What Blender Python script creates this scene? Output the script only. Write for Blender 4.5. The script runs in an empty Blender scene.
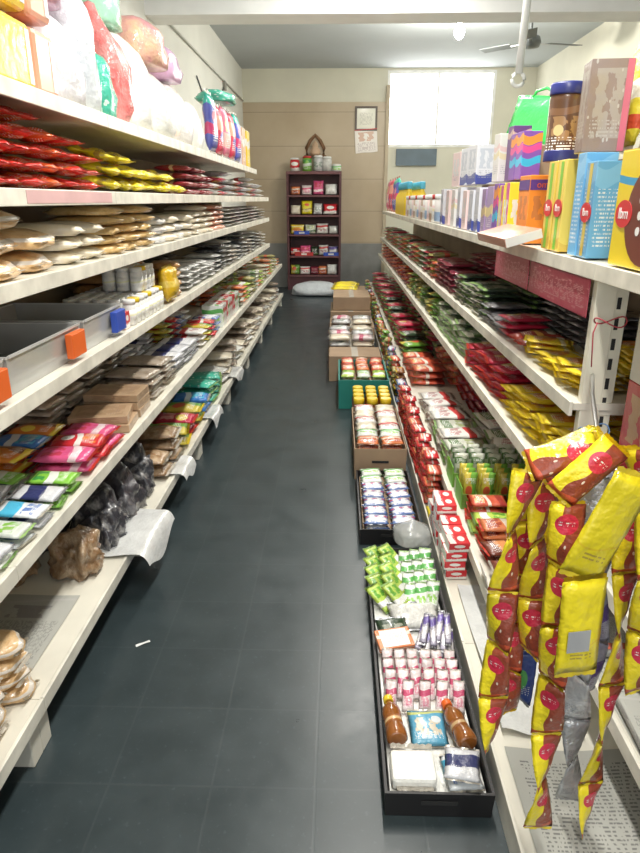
import bpy, bmesh, math, random
from mathutils import Vector, Matrix, Euler, noise
R = random.Random(7)
D = bpy.data
SC = bpy.context.scene
COL = SC.collection
PI = math.pi
rad = math.radians

# ------------------------------------------------------------------ objects
def obj(name, me, parent=None, mat=None, loc=(0, 0, 0), rot=(0, 0, 0)):
    o = D.objects.new(name, me)
    COL.objects.link(o)
    o.location = loc
    o.rotation_euler = rot
    if parent is not None:
        o.parent = parent
    if mat is not None and me is not None and not me.materials:
        me.materials.append(mat)
    return o

def tag(o, label, cat, group=None):
    o['label'] = label
    o['category'] = cat
    if group:
        o['group'] = group
    return o

def struct(name, me, mat=None, parent=None, loc=(0, 0, 0)):
    o = obj(name, me, parent, mat, loc)
    if parent is None:
        o['kind'] = 'structure'
    return o

def empty(name, loc=(0, 0, 0), rot=(0, 0, 0)):
    return obj(name, None, None, None, loc, rot)

# ------------------------------------------------------------------ materials
class NT:
    def __init__(s, name):
        m = D.materials.new(name)
        m.use_nodes = True
        s.m, s.t = m, m.node_tree
        s.b = s.t.nodes['Principled BSDF']
    def n(s, kind, **kw):
        x = s.t.nodes.new(kind)
        for k, v in kw.items():
            setattr(x, k, v)
        return x
    def put(s, sock, v):
        if hasattr(v, 'is_output'):
            s.t.links.new(v, sock)
        elif isinstance(v, (tuple, list)):
            sock.default_value = (*v, 1.0) if len(v) == 3 and len(sock.default_value) == 4 else v
        else:
            sock.default_value = v
    def math(s, op, a, b=0.0, c=None):
        x = s.n('ShaderNodeMath', operation=op)
        s.put(x.inputs[0], a)
        s.put(x.inputs[1], b)
        if c is not None:
            s.put(x.inputs[2], c)
        return x.outputs[0]
    def mix(s, f, a, b):
        x = s.n('ShaderNodeMix', data_type='RGBA')
        s.put(x.inputs[0], f)
        s.put(x.inputs[6], a)
        s.put(x.inputs[7], b)
        return x.outputs[2]
    def noise(s, vec, scale, detail=2.0, rough=.5):
        x = s.n('ShaderNodeTexNoise')
        x.inputs['Scale'].default_value = scale
        x.inputs['Detail'].default_value = detail
        x.inputs['Roughness'].default_value = rough
        if vec is not None:
            s.put(x.inputs['Vector'], vec)
        return x.outputs[0]
    def ramp(s, v, a, b):
        x = s.n('ShaderNodeMapRange')
        s.put(x.inputs[0], v)
        x.inputs[1].default_value = a
        x.inputs[2].default_value = b
        return x.outputs[0]
    def bump(s, h, strength=.3, dist=.01):
        x = s.n('ShaderNodeBump')
        x.inputs['Strength'].default_value = strength
        x.inputs['Distance'].default_value = dist
        s.put(x.inputs['Height'], h)
        s.put(s.b.inputs['Normal'], x.outputs[0])

def plain(name, col, rough=.5, metal=0., var=.06, scale=6., coat=0., bump=0., alpha=1., trans=0.):
    g = NT(name)
    tc = g.n('ShaderNodeTexCoord').outputs['Object']
    nz = g.noise(tc, scale, 4)
    lo = tuple(max(0, c * (1 - var * 2)) for c in col)
    hi = tuple(min(1, c * (1 + var)) for c in col)
    g.put(g.b.inputs['Base Color'], g.mix(g.ramp(nz, .3, .7), lo, hi))
    g.b.inputs['Roughness'].default_value = rough
    g.b.inputs['Metallic'].default_value = metal
    g.b.inputs['Coat Weight'].default_value = coat
    g.b.inputs['Coat Roughness'].default_value = .12
    g.b.inputs['Transmission Weight'].default_value = trans
    if alpha < 1:
        g.b.inputs['Alpha'].default_value = alpha
    if bump:
        g.bump(g.noise(tc, scale * 4, 3), bump)
    return g.m

def prt(name, base, band=None, side=None, logo=None, pic=None, text=(1, 1, 1), grain=None,
        rough=.3, coat=.35, metal=0., wr=.5, var=.18, spots=None, tr=(.12, .88, .15, .35), ts=1.):
    """Printed film or card: bands, a side field, an oval badge, a picture patch and lines of small print, laid out over the UVs."""
    g = NT(name)
    uv = g.n('ShaderNodeTexCoord').outputs['UV']
    oc = g.n('ShaderNodeTexCoord').outputs['Object']
    sep = g.n('ShaderNodeSeparateXYZ')
    g.put(sep.inputs[0], uv)
    u, v = sep.outputs[0], sep.outputs[1]
    rnd = g.n('ShaderNodeObjectInfo').outputs['Random']
    col = base
    def within(x, a, b):
        return g.math('MULTIPLY', g.math('GREATER_THAN', x, a), g.math('LESS_THAN', x, b))
    if grain:
        c2, sc, a, b = grain
        col = g.mix(g.ramp(g.noise(oc, sc, 3, .6), a, b), col, c2)
    wob = g.math('MULTIPLY', g.math('SINE', g.math('MULTIPLY', v, 9.0)), .09)
    if side:
        c, u0 = side
        col = g.mix(g.math('GREATER_THAN', g.math('ADD', u, wob), u0), col, c)
    if band:
        for c, a, b in (band if isinstance(band[0], (tuple, list)) and isinstance(band[0][0], (tuple, list)) else [band]):
            wv = g.math('ADD', v, g.math('MULTIPLY', g.math('SINE', g.math('MULTIPLY', u, 5.0)), .04))
            col = g.mix(within(wv, a, b), col, c)
    if pic:
        c, a, b = pic
        d = g.math('MULTIPLY', within(v, a, b), within(u, .15, .85))
        k = g.math('MULTIPLY', d, g.math('GREATER_THAN', g.noise(uv, 5.0, 3), .46))
        col = g.mix(k, col, c)
    if spots:
        c, sc, thr = spots
        vo = g.n('ShaderNodeTexVoronoi')
        vo.inputs['Scale'].default_value = sc
        g.put(vo.inputs['Vector'], uv)
        col = g.mix(g.math('LESS_THAN', vo.outputs['Distance'], thr), col, c)
    if logo:
        c, cu, cv, ru, rv = logo
        du = g.math('DIVIDE', g.math('SUBTRACT', u, cu), ru)
        dv = g.math('DIVIDE', g.math('SUBTRACT', v, cv), rv)
        e = g.math('ADD', g.math('MULTIPLY', du, du), g.math('MULTIPLY', dv, dv))
        col = g.mix(g.math('LESS_THAN', e, 1.0), col, c)
    if text:
        st = g.math('GREATER_THAN', g.math('SINE', g.math('MULTIPLY', v, 150.0 * ts)), .1)
        mp = g.n('ShaderNodeMapping')
        mp.inputs['Scale'].default_value = (26 * ts, 8 * ts, 1)
        g.put(mp.inputs[0], uv)
        nz = g.math('GREATER_THAN', g.noise(mp.outputs[0], 1.0, 1), .5)
        k = g.math('MULTIPLY', g.math('MULTIPLY', st, nz), g.math('MULTIPLY', within(u, tr[0], tr[1]), within(v, tr[2], tr[3])))
        col = g.mix(k, col, text)
    hs = g.n('ShaderNodeHueSaturation')
    g.put(hs.inputs['Color'], col)
    g.put(hs.inputs['Value'], g.math('ADD', g.math('MULTIPLY', rnd, 2 * var), 1 - var))
    g.put(g.b.inputs['Base Color'], hs.outputs[0])
    g.b.inputs['Roughness'].default_value = rough
    g.b.inputs['Metallic'].default_value = metal
    g.b.inputs['Coat Weight'].default_value = coat
    g.b.inputs['Coat Roughness'].default_value = .1
    if wr:
        ad = g.n('ShaderNodeVectorMath', operation='ADD')
        g.put(ad.inputs[0], oc)
        cb = g.n('ShaderNodeCombineXYZ')
        g.put(cb.inputs[0], g.math('MULTIPLY', rnd, 37.0))
        g.put(ad.inputs[1], cb.outputs[0])
        g.bump(g.noise(ad.outputs[0], 28, 3, .6), wr, .012)
    return g.m

def emis(name, col, s):
    g = NT(name)
    g.put(g.b.inputs['Base Color'], col)
    g.put(g.b.inputs['Emission Color'], col)
    g.b.inputs['Emission Strength'].default_value = s
    return g.m

W = (.85, .85, .85)
CREAM = plain('cream_enamel', (.75, .72, .62), .4, var=.08, scale=3)
CREAM2 = plain('cream_lip', (.80, .77, .67), .4, var=.12, scale=9)
BOARD = plain('beige_back_board', (.42, .34, .24), .7, var=.1, scale=2)
STEEL = plain('steel', (.55, .56, .56), .3, .9)
BLACK = plain('black_plastic', (.015, .014, .015), .45)
DARK = plain('dark_slot', (.02, .02, .02), .8)

# ------------------------------------------------------------------ meshes
def fin(bm, mat, smooth=False, name='m'):
    me = D.meshes.new(name)
    bm.normal_update()
    bm.to_mesh(me)
    bm.free()
    if mat is not None:
        me.materials.append(mat)
    if smooth:
        for p in me.polygons:
            p.use_smooth = True
    return me

def addbox(bm, x0, x1, y0, y1, z0, z1, bev=0.):
    r = bmesh.ops.create_cube(bm, size=1)
    for v in r['verts']:
        v.co = Vector(((x0 + x1) / 2 + v.co.x * (x1 - x0), (y0 + y1) / 2 + v.co.y * (y1 - y0), (z0 + z1) / 2 + v.co.z * (z1 - z0)))
    if bev:
        es = list({e for v in r['verts'] for e in v.link_edges})
        bmesh.ops.bevel(bm, geom=es, offset=bev, segments=2, profile=.5, affect='EDGES')

def boxuv(bm):
    ul = bm.loops.layers.uv.verify()
    lo = [min(v.co[i] for v in bm.verts) for i in range(3)]
    hi = [max(v.co[i] for v in bm.verts) for i in range(3)]
    bm.normal_update()
    for f in bm.faces:
        n = [abs(a) for a in f.normal]
        k = n.index(max(n))
        for l in f.loops:
            q = [(l.vert.co[i] - lo[i]) / max(hi[i] - lo[i], 1e-6) for i in range(3)]
            if k == 0:
                uvc = (q[1] if f.normal.x > 0 else 1 - q[1], q[2])
            elif k == 1:
                uvc = (q[0] if f.normal.y < 0 else 1 - q[0], q[2])
            else:
                uvc = (q[0], q[1])
            l[ul].uv = uvc

def box(w, d, h, mat, bev=.003):
    bm = bmesh.new()
    addbox(bm, -w / 2, w / 2, -d / 2, d / 2, 0, h, bev)
    boxuv(bm)
    return fin(bm, mat)

def boxes(lst, mat, bev=0.):
    bm = bmesh.new()
    for b in lst:
        addbox(bm, *b, bev)
    boxuv(bm)
    return fin(bm, mat)

def pouch(w, l, t, mat, seed=0, seal=.07, full=2.6, nx=9, ny=13, wrk=.10, ends=True, twist=0.):
    """A filled film bag lying flat: x across, y along, belly in z; the crimped ends stay flat unless they are parts of their own."""
    r = random.Random(seed)
    ph = [r.uniform(0, 6.28) for _ in range(6)]
    bm = bmesh.new()
    ul = bm.loops.layers.uv.verify()
    G = {}
    for s in (1, -1):
        for j in range(ny):
            v = j / (ny - 1)
            for i in range(nx):
                u = i / (nx - 1)
                edge = i in (0, nx - 1) or j in (0, ny - 1)
                if s == -1 and edge:
                    G[(s, i, j)] = G[(1, i, j)]
                    continue
                a = abs(2 * u - 1)
                b = abs(2 * v - 1)
                b2 = min(1, b / (1 - 2 * seal)) if ends else b
                hgt = max(0, (1 - a ** full)) ** .55 * max(0, (1 - b2 ** (full + .6))) ** .55
                wob = 1 + wrk * (math.sin(7 * u + ph[0] + 3 * v) + math.sin(11 * v + ph[1]) + .7 * math.sin(17 * u - 9 * v + ph[2]))
                z = t * .49 * min(1, hgt * wob / (1 + wrk * 1.5))
                pin = 1 - .10 * (1 - a) * 0 - .06 * hgt * 0
                x = (u - .5) * w * pin * (1 - .05 * math.sin(PI * v) * a)
                y = (v - .5) * l
                if edge:
                    x += w * .008 * math.sin(30 * v + ph[3])
                    z += t * .06 * math.sin(9 * u + 5 * v + ph[4])
                zz = s * z if not edge else z
                if twist:
                    ta = twist * (v - .5)
                    x, zz = x * math.cos(ta) + zz * math.sin(ta), -x * math.sin(ta) + zz * math.cos(ta)
                G[(s, i, j)] = (bm.verts.new((x, y, t * .5 + zz)), u, v)
    for s in (1, -1):
        for j in range(ny - 1):
            for i in range(nx - 1):
                q = [G[(s, i, j)], G[(s, i + 1, j)], G[(s, i + 1, j + 1)], G[(s, i, j + 1)]]
                if s == -1:
                    q.reverse()
                f = bm.faces.new([a[0] for a in q])
                f.smooth = True
                for lp, a in zip(f.loops, q):
                    lp[ul].uv = (a[1], a[2])
    return fin(bm, mat)

def crimp(w, d, mat, z=0., n=14):
    """Zig-zag cut crimp strip: x across, y outwards from 0 to d."""
    bm = bmesh.new()
    a = [bm.verts.new((-w / 2 + w * i / n, 0, z)) for i in range(n + 1)]
    b = [bm.verts.new((-w / 2 + w * i / n, d * (1 if i % 2 else .8), z + .0015 * math.sin(i))) for i in range(n + 1)]
    for i in range(n):
        bm.faces.new((a[i], a[i + 1], b[i + 1], b[i]))
    bmesh.ops.solidify(bm, geom=bm.faces[:], thickness=.001)
    return fin(bm, mat)

def lathe(prof, mat, seg=20, vmap=True):
    bm = bmesh.new()
    ul = bm.loops.layers.uv.verify()
    rows = []
    L = len(prof) - 1
    for k, (r_, z) in enumerate(prof):
        rows.append([bm.verts.new((max(r_, .0005) * math.cos(2 * PI * i / seg), max(r_, .0005) * math.sin(2 * PI * i / seg), z)) for i in range(seg)])
    for k in range(L):
        for i in range(seg):
            j = (i + 1) % seg
            f = bm.faces.new((rows[k][i], rows[k][j], rows[k + 1][j], rows[k + 1][i]))
            f.smooth = True
            for lp, (uu, vv) in zip(f.loops, ((i, k), (i + 1, k), (i + 1, k + 1), (i, k + 1))):
                lp[ul].uv = ((uu * 2 / seg) % 1.0001, (prof[vv][1] - prof[0][1]) / max(1e-6, prof[-1][1] - prof[0][1]))
    bm.faces.new(list(reversed(rows[0])))
    bm.faces.new(rows[-1])
    return fin(bm, mat)

def tube(pts, r_, mat, seg=8, closed=False):
    bm = bmesh.new()
    rows = []
    pts = [Vector(p) for p in pts]
    for k, p in enumerate(pts):
        t = (pts[min(k + 1, len(pts) - 1)] - pts[max(k - 1, 0)]).normalized()
        a = t.cross(Vector((0, 0, 1)))
        if a.length < .05:
            a = t.cross(Vector((1, 0, 0)))
        a.normalize()
        b = t.cross(a)
        rr = r_[k] if isinstance(r_, (list, tuple)) else r_
        rows.append([bm.verts.new(p + a * rr * math.cos(2 * PI * i / seg) + b * rr * math.sin(2 * PI * i / seg)) for i in range(seg)])
    for k in range(len(pts) - 1):
        for i in range(seg):
            j = (i + 1) % seg
            bm.faces.new((rows[k][i], rows[k][j], rows[k + 1][j], rows[k + 1][i])).smooth = True
    bm.faces.new(rows[0])
    bm.faces.new(list(reversed(rows[-1])))
    bmesh.ops.recalc_face_normals(bm, faces=bm.faces[:])
    return fin(bm, mat)

def ellipse(rx, ry, mat, n=28, t=.0012):
    bm = bmesh.new()
    vs = [bm.verts.new((rx * math.cos(2 * PI * i / n), ry * math.sin(2 * PI * i / n), 0)) for i in range(n)]
    f = bm.faces.new(vs)
    r = bmesh.ops.extrude_face_region(bm, geom=[f])
    for v in r['geom']:
        if isinstance(v, bmesh.types.BMVert):
            v.co.z += t
    bmesh.ops.recalc_face_normals(bm, faces=bm.faces[:])
    return fin(bm, mat)

def text(s, size, mat, ext=.0006):
    c = D.curves.new('lettering', 'FONT')
    c.body = s
    c.size = size
    c.extrude = ext
    c.align_x = 'CENTER'
    c.align_y = 'CENTER'
    o = D.objects.new('lettering', c)
    COL.objects.link(o)
    dg = bpy.context.evaluated_depsgraph_get()
    me = D.meshes.new_from_object(o.evaluated_get(dg))
    D.objects.remove(o)
    me.materials.clear()
    me.materials.append(mat)
    return me

def sheet(w, l, mat, seed=0, amp=.012, nx=16, ny=20, droop=0.):
    """Loose paper or film lying flat with creases; the +x edge can droop."""
    r = random.Random(seed)
    ph = [r.uniform(0, 6.28) for _ in range(4)]
    bm = bmesh.new()
    ul = bm.loops.layers.uv.verify()
    g = []
    for j in range(ny + 1):
        for i in range(nx + 1):
            u, v = i / nx, j / ny
            z = amp * (.5 + .25 * (math.sin(5 * u + ph[0] + 2 * v) + math.sin(7 * v + ph[1] - 3 * u)))
            x = (u - .5) * w
            if droop and u > .7:
                k = (u - .7) / .3
                z -= droop * k * k * (.8 + .3 * math.sin(6 * v + ph[2]))
                x -= w * .1 * k * k
            g.append((bm.verts.new((x, (v - .5) * l * (1 + .02 * math.sin(9 * u + ph[3])), z)), u, v))
    for j in range(ny):
        for i in range(nx):
            q = [g[j * (nx + 1) + i], g[j * (nx + 1) + i + 1], g[(j + 1) * (nx + 1) + i + 1], g[(j + 1) * (nx + 1) + i]]
            f = bm.faces.new([a[0] for a in q])
            f.smooth = True
            for lp, a in zip(f.loops, q):
                lp[ul].uv = (a[1], a[2])
    return fin(bm, mat)

def lumpbag(w, l, h, mat, seed=0, tie=.0, knob=.0):
    """A plump bag sitting on its base: rounded belly, gathered top when tie > 0."""
    r = random.Random(seed)
    bm = bmesh.new()
    bmesh.ops.create_icosphere(bm, subdivisions=4 if knob else 3, radius=1)
    ph = [r.uniform(0, 6.28) for _ in range(6)]
    ul = bm.loops.layers.uv.verify()
    for v in bm.verts:
        c = v.co.copy()
        n = 1 + .07 * math.sin(5 * c.x + ph[0] + 3 * c.y) + .06 * math.sin(6 * c.y + ph[1] - 4 * c.z) + .04 * math.sin(11 * c.z + ph[2] + 5 * c.x)
        if knob:
            n += knob * noise.noise(c * 2.6 + Vector((seed * 3.7, 0, 0))) + knob * .6 * noise.noise(c * 6 + Vector((seed * 1.7, 5, 0)))
        sx = math.copysign(abs(c.x) ** .75, c.x) * n
        sy = math.copysign(abs(c.y) ** .75, c.y) * n
        z = c.z * (1 if not knob else n)
        if z < -.45:
            z = -.45 - (abs(z) - .45) * .12
        zz = (z + .52) / 1.52
        pin = 1
        if tie and zz > .72:
            k = (zz - .72) / .28
            pin = 1 - .55 * math.sin(PI * min(1, k * .62))
        v.co = Vector((sx * w / 2 * pin, sy * l / 2 * pin, max(0, zz) * h * (1 if not tie else 1 + .12 * zz)))
    for f in bm.faces:
        f.smooth = True
        for lp in f.loops:
            c = lp.vert.co
            lp[ul].uv = (c.x / w + .5, c.z / h)
    return fin(bm, mat)

def opentray(w, d, h, t, mat, flare=0.):
    bm = bmesh.new()
    a = [(-w / 2, -d / 2), (w / 2, -d / 2), (w / 2, d / 2), (-w / 2, d / 2)]
    def ring(off, z, k):
        return [bm.verts.new((math.copysign(abs(x) - off + k, x), math.copysign(abs(y) - off + k, y), z)) for x, y in a]
    o0, o1, i1, i0 = ring(0, 0, 0), ring(0, h, flare), ring(t, h, flare), ring(t, t, 0)
    bm.faces.new(list(reversed(o0)))
    for p, q in ((o0, o1), (o1, i1), (i1, i0)):
        for i in range(4):
            j = (i + 1) % 4
            bm.faces.new((p[i], p[j], q[j], q[i]))
    bm.faces.new(i0)
    bmesh.ops.recalc_face_normals(bm, faces=bm.faces[:])
    boxuv(bm)
    return fin(bm, mat)

# ------------------------------------------------------------------ kinds of goods
class Kind:
    """name, category, look, meshes (variants) and parts [(name, mesh, loc, rot, label)]."""
    def __init__(s, name, cat, desc, meshes, parts=(), size=(.1, .1, .03)):
        s.name, s.cat, s.desc, s.meshes, s.parts, s.size = name, cat, desc, meshes, list(parts), size
        s.k = 0
        s.body = 'film_pouch'
    def put(s, loc, rot, label, group=None, parts=True):
        me = s.meshes[s.k % len(s.meshes)]
        s.k += 1
        if parts and s.parts:
            o = empty(s.name, loc, rot)
            obj(s.body, me, o)
        else:
            o = obj(s.name, me, None, None, loc, rot)
        tag(o, label, s.cat, group)
        if parts:
            for p in s.parts:
                c = obj(p[0], p[1], o, None, p[2], p[3])
                if len(p) > 4 and p[4]:
                    c['label'] = p[4]
        return o

def bagkind(name, cat, desc, w, l, t, mat, seal=None, full=2.6, wrk=.10, n=3, extra=()):
    """A film bag whose two crimped ends are parts when a seal material is given."""
    ms = [pouch(w, l, t, mat, seed=hash_(desc) + i, full=full, wrk=wrk, ends=seal is None) for i in range(n)]
    parts = []
    if seal is not None:
        cm = crimp(w * .96, l * .07, seal)
        parts = [('end_seal', cm, (0, l / 2 - .002, t / 2), (0, 0, 0)), ('end_seal', cm, (0, -l / 2 + .002, t / 2), (0, 0, PI))]
    return Kind(name, cat, desc, ms, parts + list(extra), (w, l * (1.14 if seal is not None else 1), t))

def hash_(s):
    return sum(ord(c) * (i + 3) for i, c in enumerate(s)) % 9973

def loafkind(name, cat, desc, w, l, h, mat, seal=None, n=3):
    """A plump bag lying on its side: rounded top, flat base, crimped ends."""
    ms = [lumpbag(w, l, h, mat, hash_(desc) + i) for i in range(n)]
    parts = []
    if seal is not None:
        cm = crimp(w * .62, l * .06, seal)
        parts = [('end_seal', cm, (0, l / 2 - .004, h * .36), (0, 0, 0)), ('end_seal', cm, (0, -l / 2 + .004, h * .36), (0, 0, PI))]
    return Kind(name, cat, desc, ms, parts, (w, l * 1.1, h))

def boxkind(name, cat, desc, w, d, h, mat, parts=(), bev=.003):
    k = Kind(name, cat, desc, [box(w, d, h, mat, bev)], parts, (w, d, h))
    k.body = 'card_case'
    return k

ORD = ('first second third fourth fifth sixth seventh eighth ninth tenth eleventh twelfth thirteenth fourteenth fifteenth sixteenth '
       'seventeenth eighteenth nineteenth twentieth').split()
ORD += ['twenty-' + x for x in ORD[:9]] + ['thirtieth'] + ['thirty-' + x for x in ORD[:9]]

def layerword(k, n):
    if n == 1:
        return ''
    if k == n - 1:
        return 'topmost'
    if k == 0:
        return 'lowest'
    return ORD[n - 1 - k] + ' from top'

def piles(kind, x, ys, z, n, where, rz=0., tilt=0., jx=.006, jr=3., gap=1.02, parts=True, noun='pile', dzs=None):
    """Single-file piles of bags or packs lying flat at (x, y) for y in ys, n in each. The first y is nearest the shop front."""
    seqn = len(ys)
    for i, y in enumerate(ys):
        ni = n[i] if isinstance(n, (list, tuple)) else n
        kk = kind[i % len(kind)] if isinstance(kind, (list, tuple)) else kind
        dz = (dzs or kk.size[2]) * gap
        if tilt:
            dz = dz / math.cos(rad(tilt))
        zb = z + .002 + (math.sin(abs(rad(tilt))) * kk.size[0] * .5 if tilt else 0)
        for k in range(ni):
            lw = layerword(k, ni)
            lab = kk.desc + (', ' + lw if lw else ',') + f' in {ORD[i]} {noun} {where}' if seqn > 1 else kk.desc + (', ' + lw + ' of its ' + noun if lw else '') + ' ' + where
            kk.put((x + R.uniform(-jx, jx), y + R.uniform(-jx, jx), zb + k * dz),
                   (rad(R.uniform(-1, 1)), rad(tilt), rz + rad(R.uniform(-jr, jr))), lab.replace(',,', ','), None, parts)

def shared(kind, spots, where, group, parts=False, jr=0.):
    """Look-alikes laid at given (loc, rot): they share one label and one group."""
    for i, (loc, rot) in enumerate(spots):
        kk = kind[i % len(kind)] if isinstance(kind, (list, tuple)) else kind
        kk.put(loc, (rot[0], rot[1], rot[2] + rad(R.uniform(-jr, jr))), f'{kk.desc} {where}', f'{group}, {kk.desc}', parts)

# ------------------------------------------------------------------ setting
def tile_mat(name, c1, c2, grout, size, rough, bumpy=.05, mort=.006, off=(0, 0, 0)):
    g = NT(name)
    va = g.n('ShaderNodeVectorMath', operation='ADD')
    g.put(va.inputs[0], g.n('ShaderNodeTexCoord').outputs['Object'])
    va.inputs[1].default_value = off
    tc = va.outputs[0]
    br = g.n('ShaderNodeTexBrick')
    br.offset = 0
    g.put(br.inputs['Vector'], tc)
    br.inputs['Scale'].default_value = 1
    br.inputs['Brick Width'].default_value = size
    br.inputs['Row Height'].default_value = size
    br.inputs['Mortar Size'].default_value = mort
    br.inputs['Mortar Smooth'].default_value = .3
    g.put(br.inputs['Color1'], c1)
    g.put(br.inputs['Color2'], c2)
    g.put(br.inputs['Mortar'], grout)
    nz = g.noise(tc, 5, 6, .65)
    col = g.mix(g.math('MULTIPLY', g.ramp(nz, .35, .75), .35), br.outputs['Color'], tuple(min(1, c * 1.9 + .01) for c in c1))
    sc = g.noise(tc, 60, 3)
    col = g.mix(g.math('MULTIPLY', g.ramp(sc, .62, .75), .25), col, tuple(min(1, c * 3 + .02) for c in c1))
    g.put(g.b.inputs['Base Color'], col)
    g.put(g.b.inputs['Roughness'], g.math('ADD', g.math('MULTIPLY', nz, .25), rough))
    g.bump(g.math('ADD', g.math('MULTIPLY', br.outputs['Fac'], -1.0), g.math('MULTIPLY', sc, .25)), bumpy, .01)
    return g.m

FLOOR = tile_mat('slate_tiles', (.024, .035, .039), (.028, .040, .044), (.036, .048, .052), .3, .20, mort=.004, off=(.05, .11, 0))
WALLP = plain('wall_paint', (.74, .72, .60), .8, var=.04, scale=1.5)
WALLL = plain('left_wall_paint', (.80, .80, .74), .8, var=.03, scale=1.5)
CEIL = plain('ceiling_paint', (.50, .54, .56), .9, var=.03, scale=1.)
BEAM = plain('beam_paint', (.92, .93, .92), .8, var=.02)
XL, XR, YB, ZC = -1.72, 3.45, 12.7, 3.78
struct('floor', boxes([(XL - .1, XR + .1, -3, YB + .1, -.1, 0)], FLOOR))
struct('ceiling', boxes([(XL - .1, XR + .1, -3, YB + .1, ZC, ZC + .1)], CEIL))
struct('wall_left', boxes([(XL - .1, XL, -3, YB, 0, ZC)], WALLL))
struct('wall_right', boxes([(XR, XR + .1, -3, YB, 0, ZC)], WALLP))
struct('trim_1', boxes([(XL - .1, XR + .1, 6.5, 6.85, 3.14, ZC)], BEAM))            # ceiling beam
WX0, WX1, WZ0, WZ1 = .86, 2.76, 2.50, 3.74
struct('wall_back', boxes([(XL - .1, WX0, YB, YB + .12, 0, ZC), (WX1, XR + .1, YB, YB + .12, 0, ZC), (WX0, WX1, YB, YB + .12, 0, WZ0), (WX0, WX1, YB, YB + .12, WZ1, ZC)], WALLP))
win = struct('window_1', boxes([(WX0, WX0 + .05, YB - .01, YB + .1, WZ0, WZ1), (WX1 - .05, WX1, YB - .01, YB + .1, WZ0, WZ1), (WX0 + .05, WX1 - .05, YB - .01, YB + .1, WZ0, WZ0 + .05), (WX0 + .05, WX1 - .05, YB - .01, YB + .1, WZ1 - .05, WZ1),
                                (1.74, 1.78, YB, YB + .09, WZ0 + .05, WZ1 - .05)], plain('white_window_frame', (.9, .9, .88), .4)))
struct('window_pane', boxes([(WX0 + .05, 1.74, YB + .04, YB + .05, WZ0 + .05, WZ1 - .05), (1.78, WX1 - .05, YB + .04, YB + .05, WZ0 + .05, WZ1 - .05)], emis('bright_daylight_glass', (1, .99, .95), 6.0)), parent=win)
struct('trim_2', boxes([(XL, XR, YB - .03, YB, 3.22, 3.26)], plain('ledge_paint', (.62, .60, .5), .7))) if False else None
BEIGE = tile_mat('beige_wall_tiles', (.50, .40, .27), (.53, .43, .30), (.40, .32, .22), .62, .35, .03, .008)
dado = boxes([(XL, .84, YB - .04, YB - .001, 0.1, 3.24)], None)
dm = NT('beige_wall_panel')
tcx = dm.n('ShaderNodeTexCoord').outputs['Object']
sp = dm.n('ShaderNodeSeparateXYZ'); dm.put(sp.inputs[0], tcx)
nz = dm.noise(tcx, 1.4, 4)
gl = dm.math('LESS_THAN', dm.math('ABSOLUTE', dm.math('SUBTRACT', dm.math('FRACT', dm.math('DIVIDE', sp.outputs[2], .56)), .5)), .01)
colx = dm.mix(dm.ramp(nz, .3, .7), (.46, .36, .24), (.56, .46, .33))
dm.put(dm.b.inputs['Base Color'], dm.mix(gl, colx, (.34, .27, .19)))
dm.b.inputs['Roughness'].default_value = .4
struct('wall_back_panel', dado, dm.m)
struct('trim_3', boxes([(.84, .90, YB - .10, YB - .001, 0, 3.5)], plain('corner_strip', (.55, .46, .33), .6)))
struct('trim_4', boxes([(1.05, 1.78, YB - .08, YB - .001, 2.19, 2.47)], plain('slate_blue_board', (.13, .18, .22), .5)))
struct('baseboard_back', boxes([(XL, .84, YB - .055, YB - .041, 0, .82)], plain('grey_dado', (.25, .25, .24), .6)))
o = struct('trim_5', tube([(XL + .02, 2.0, 3.26), (XL + .02, 6.4, 3.26)], .012, plain('conduit', (.6, .6, .55), .5)))
o = struct('trim_6', tube([(XL + .02, 6.95, 3.26), (XL + .02, 12.6, 3.26)], .012, D.materials['conduit']))

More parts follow.
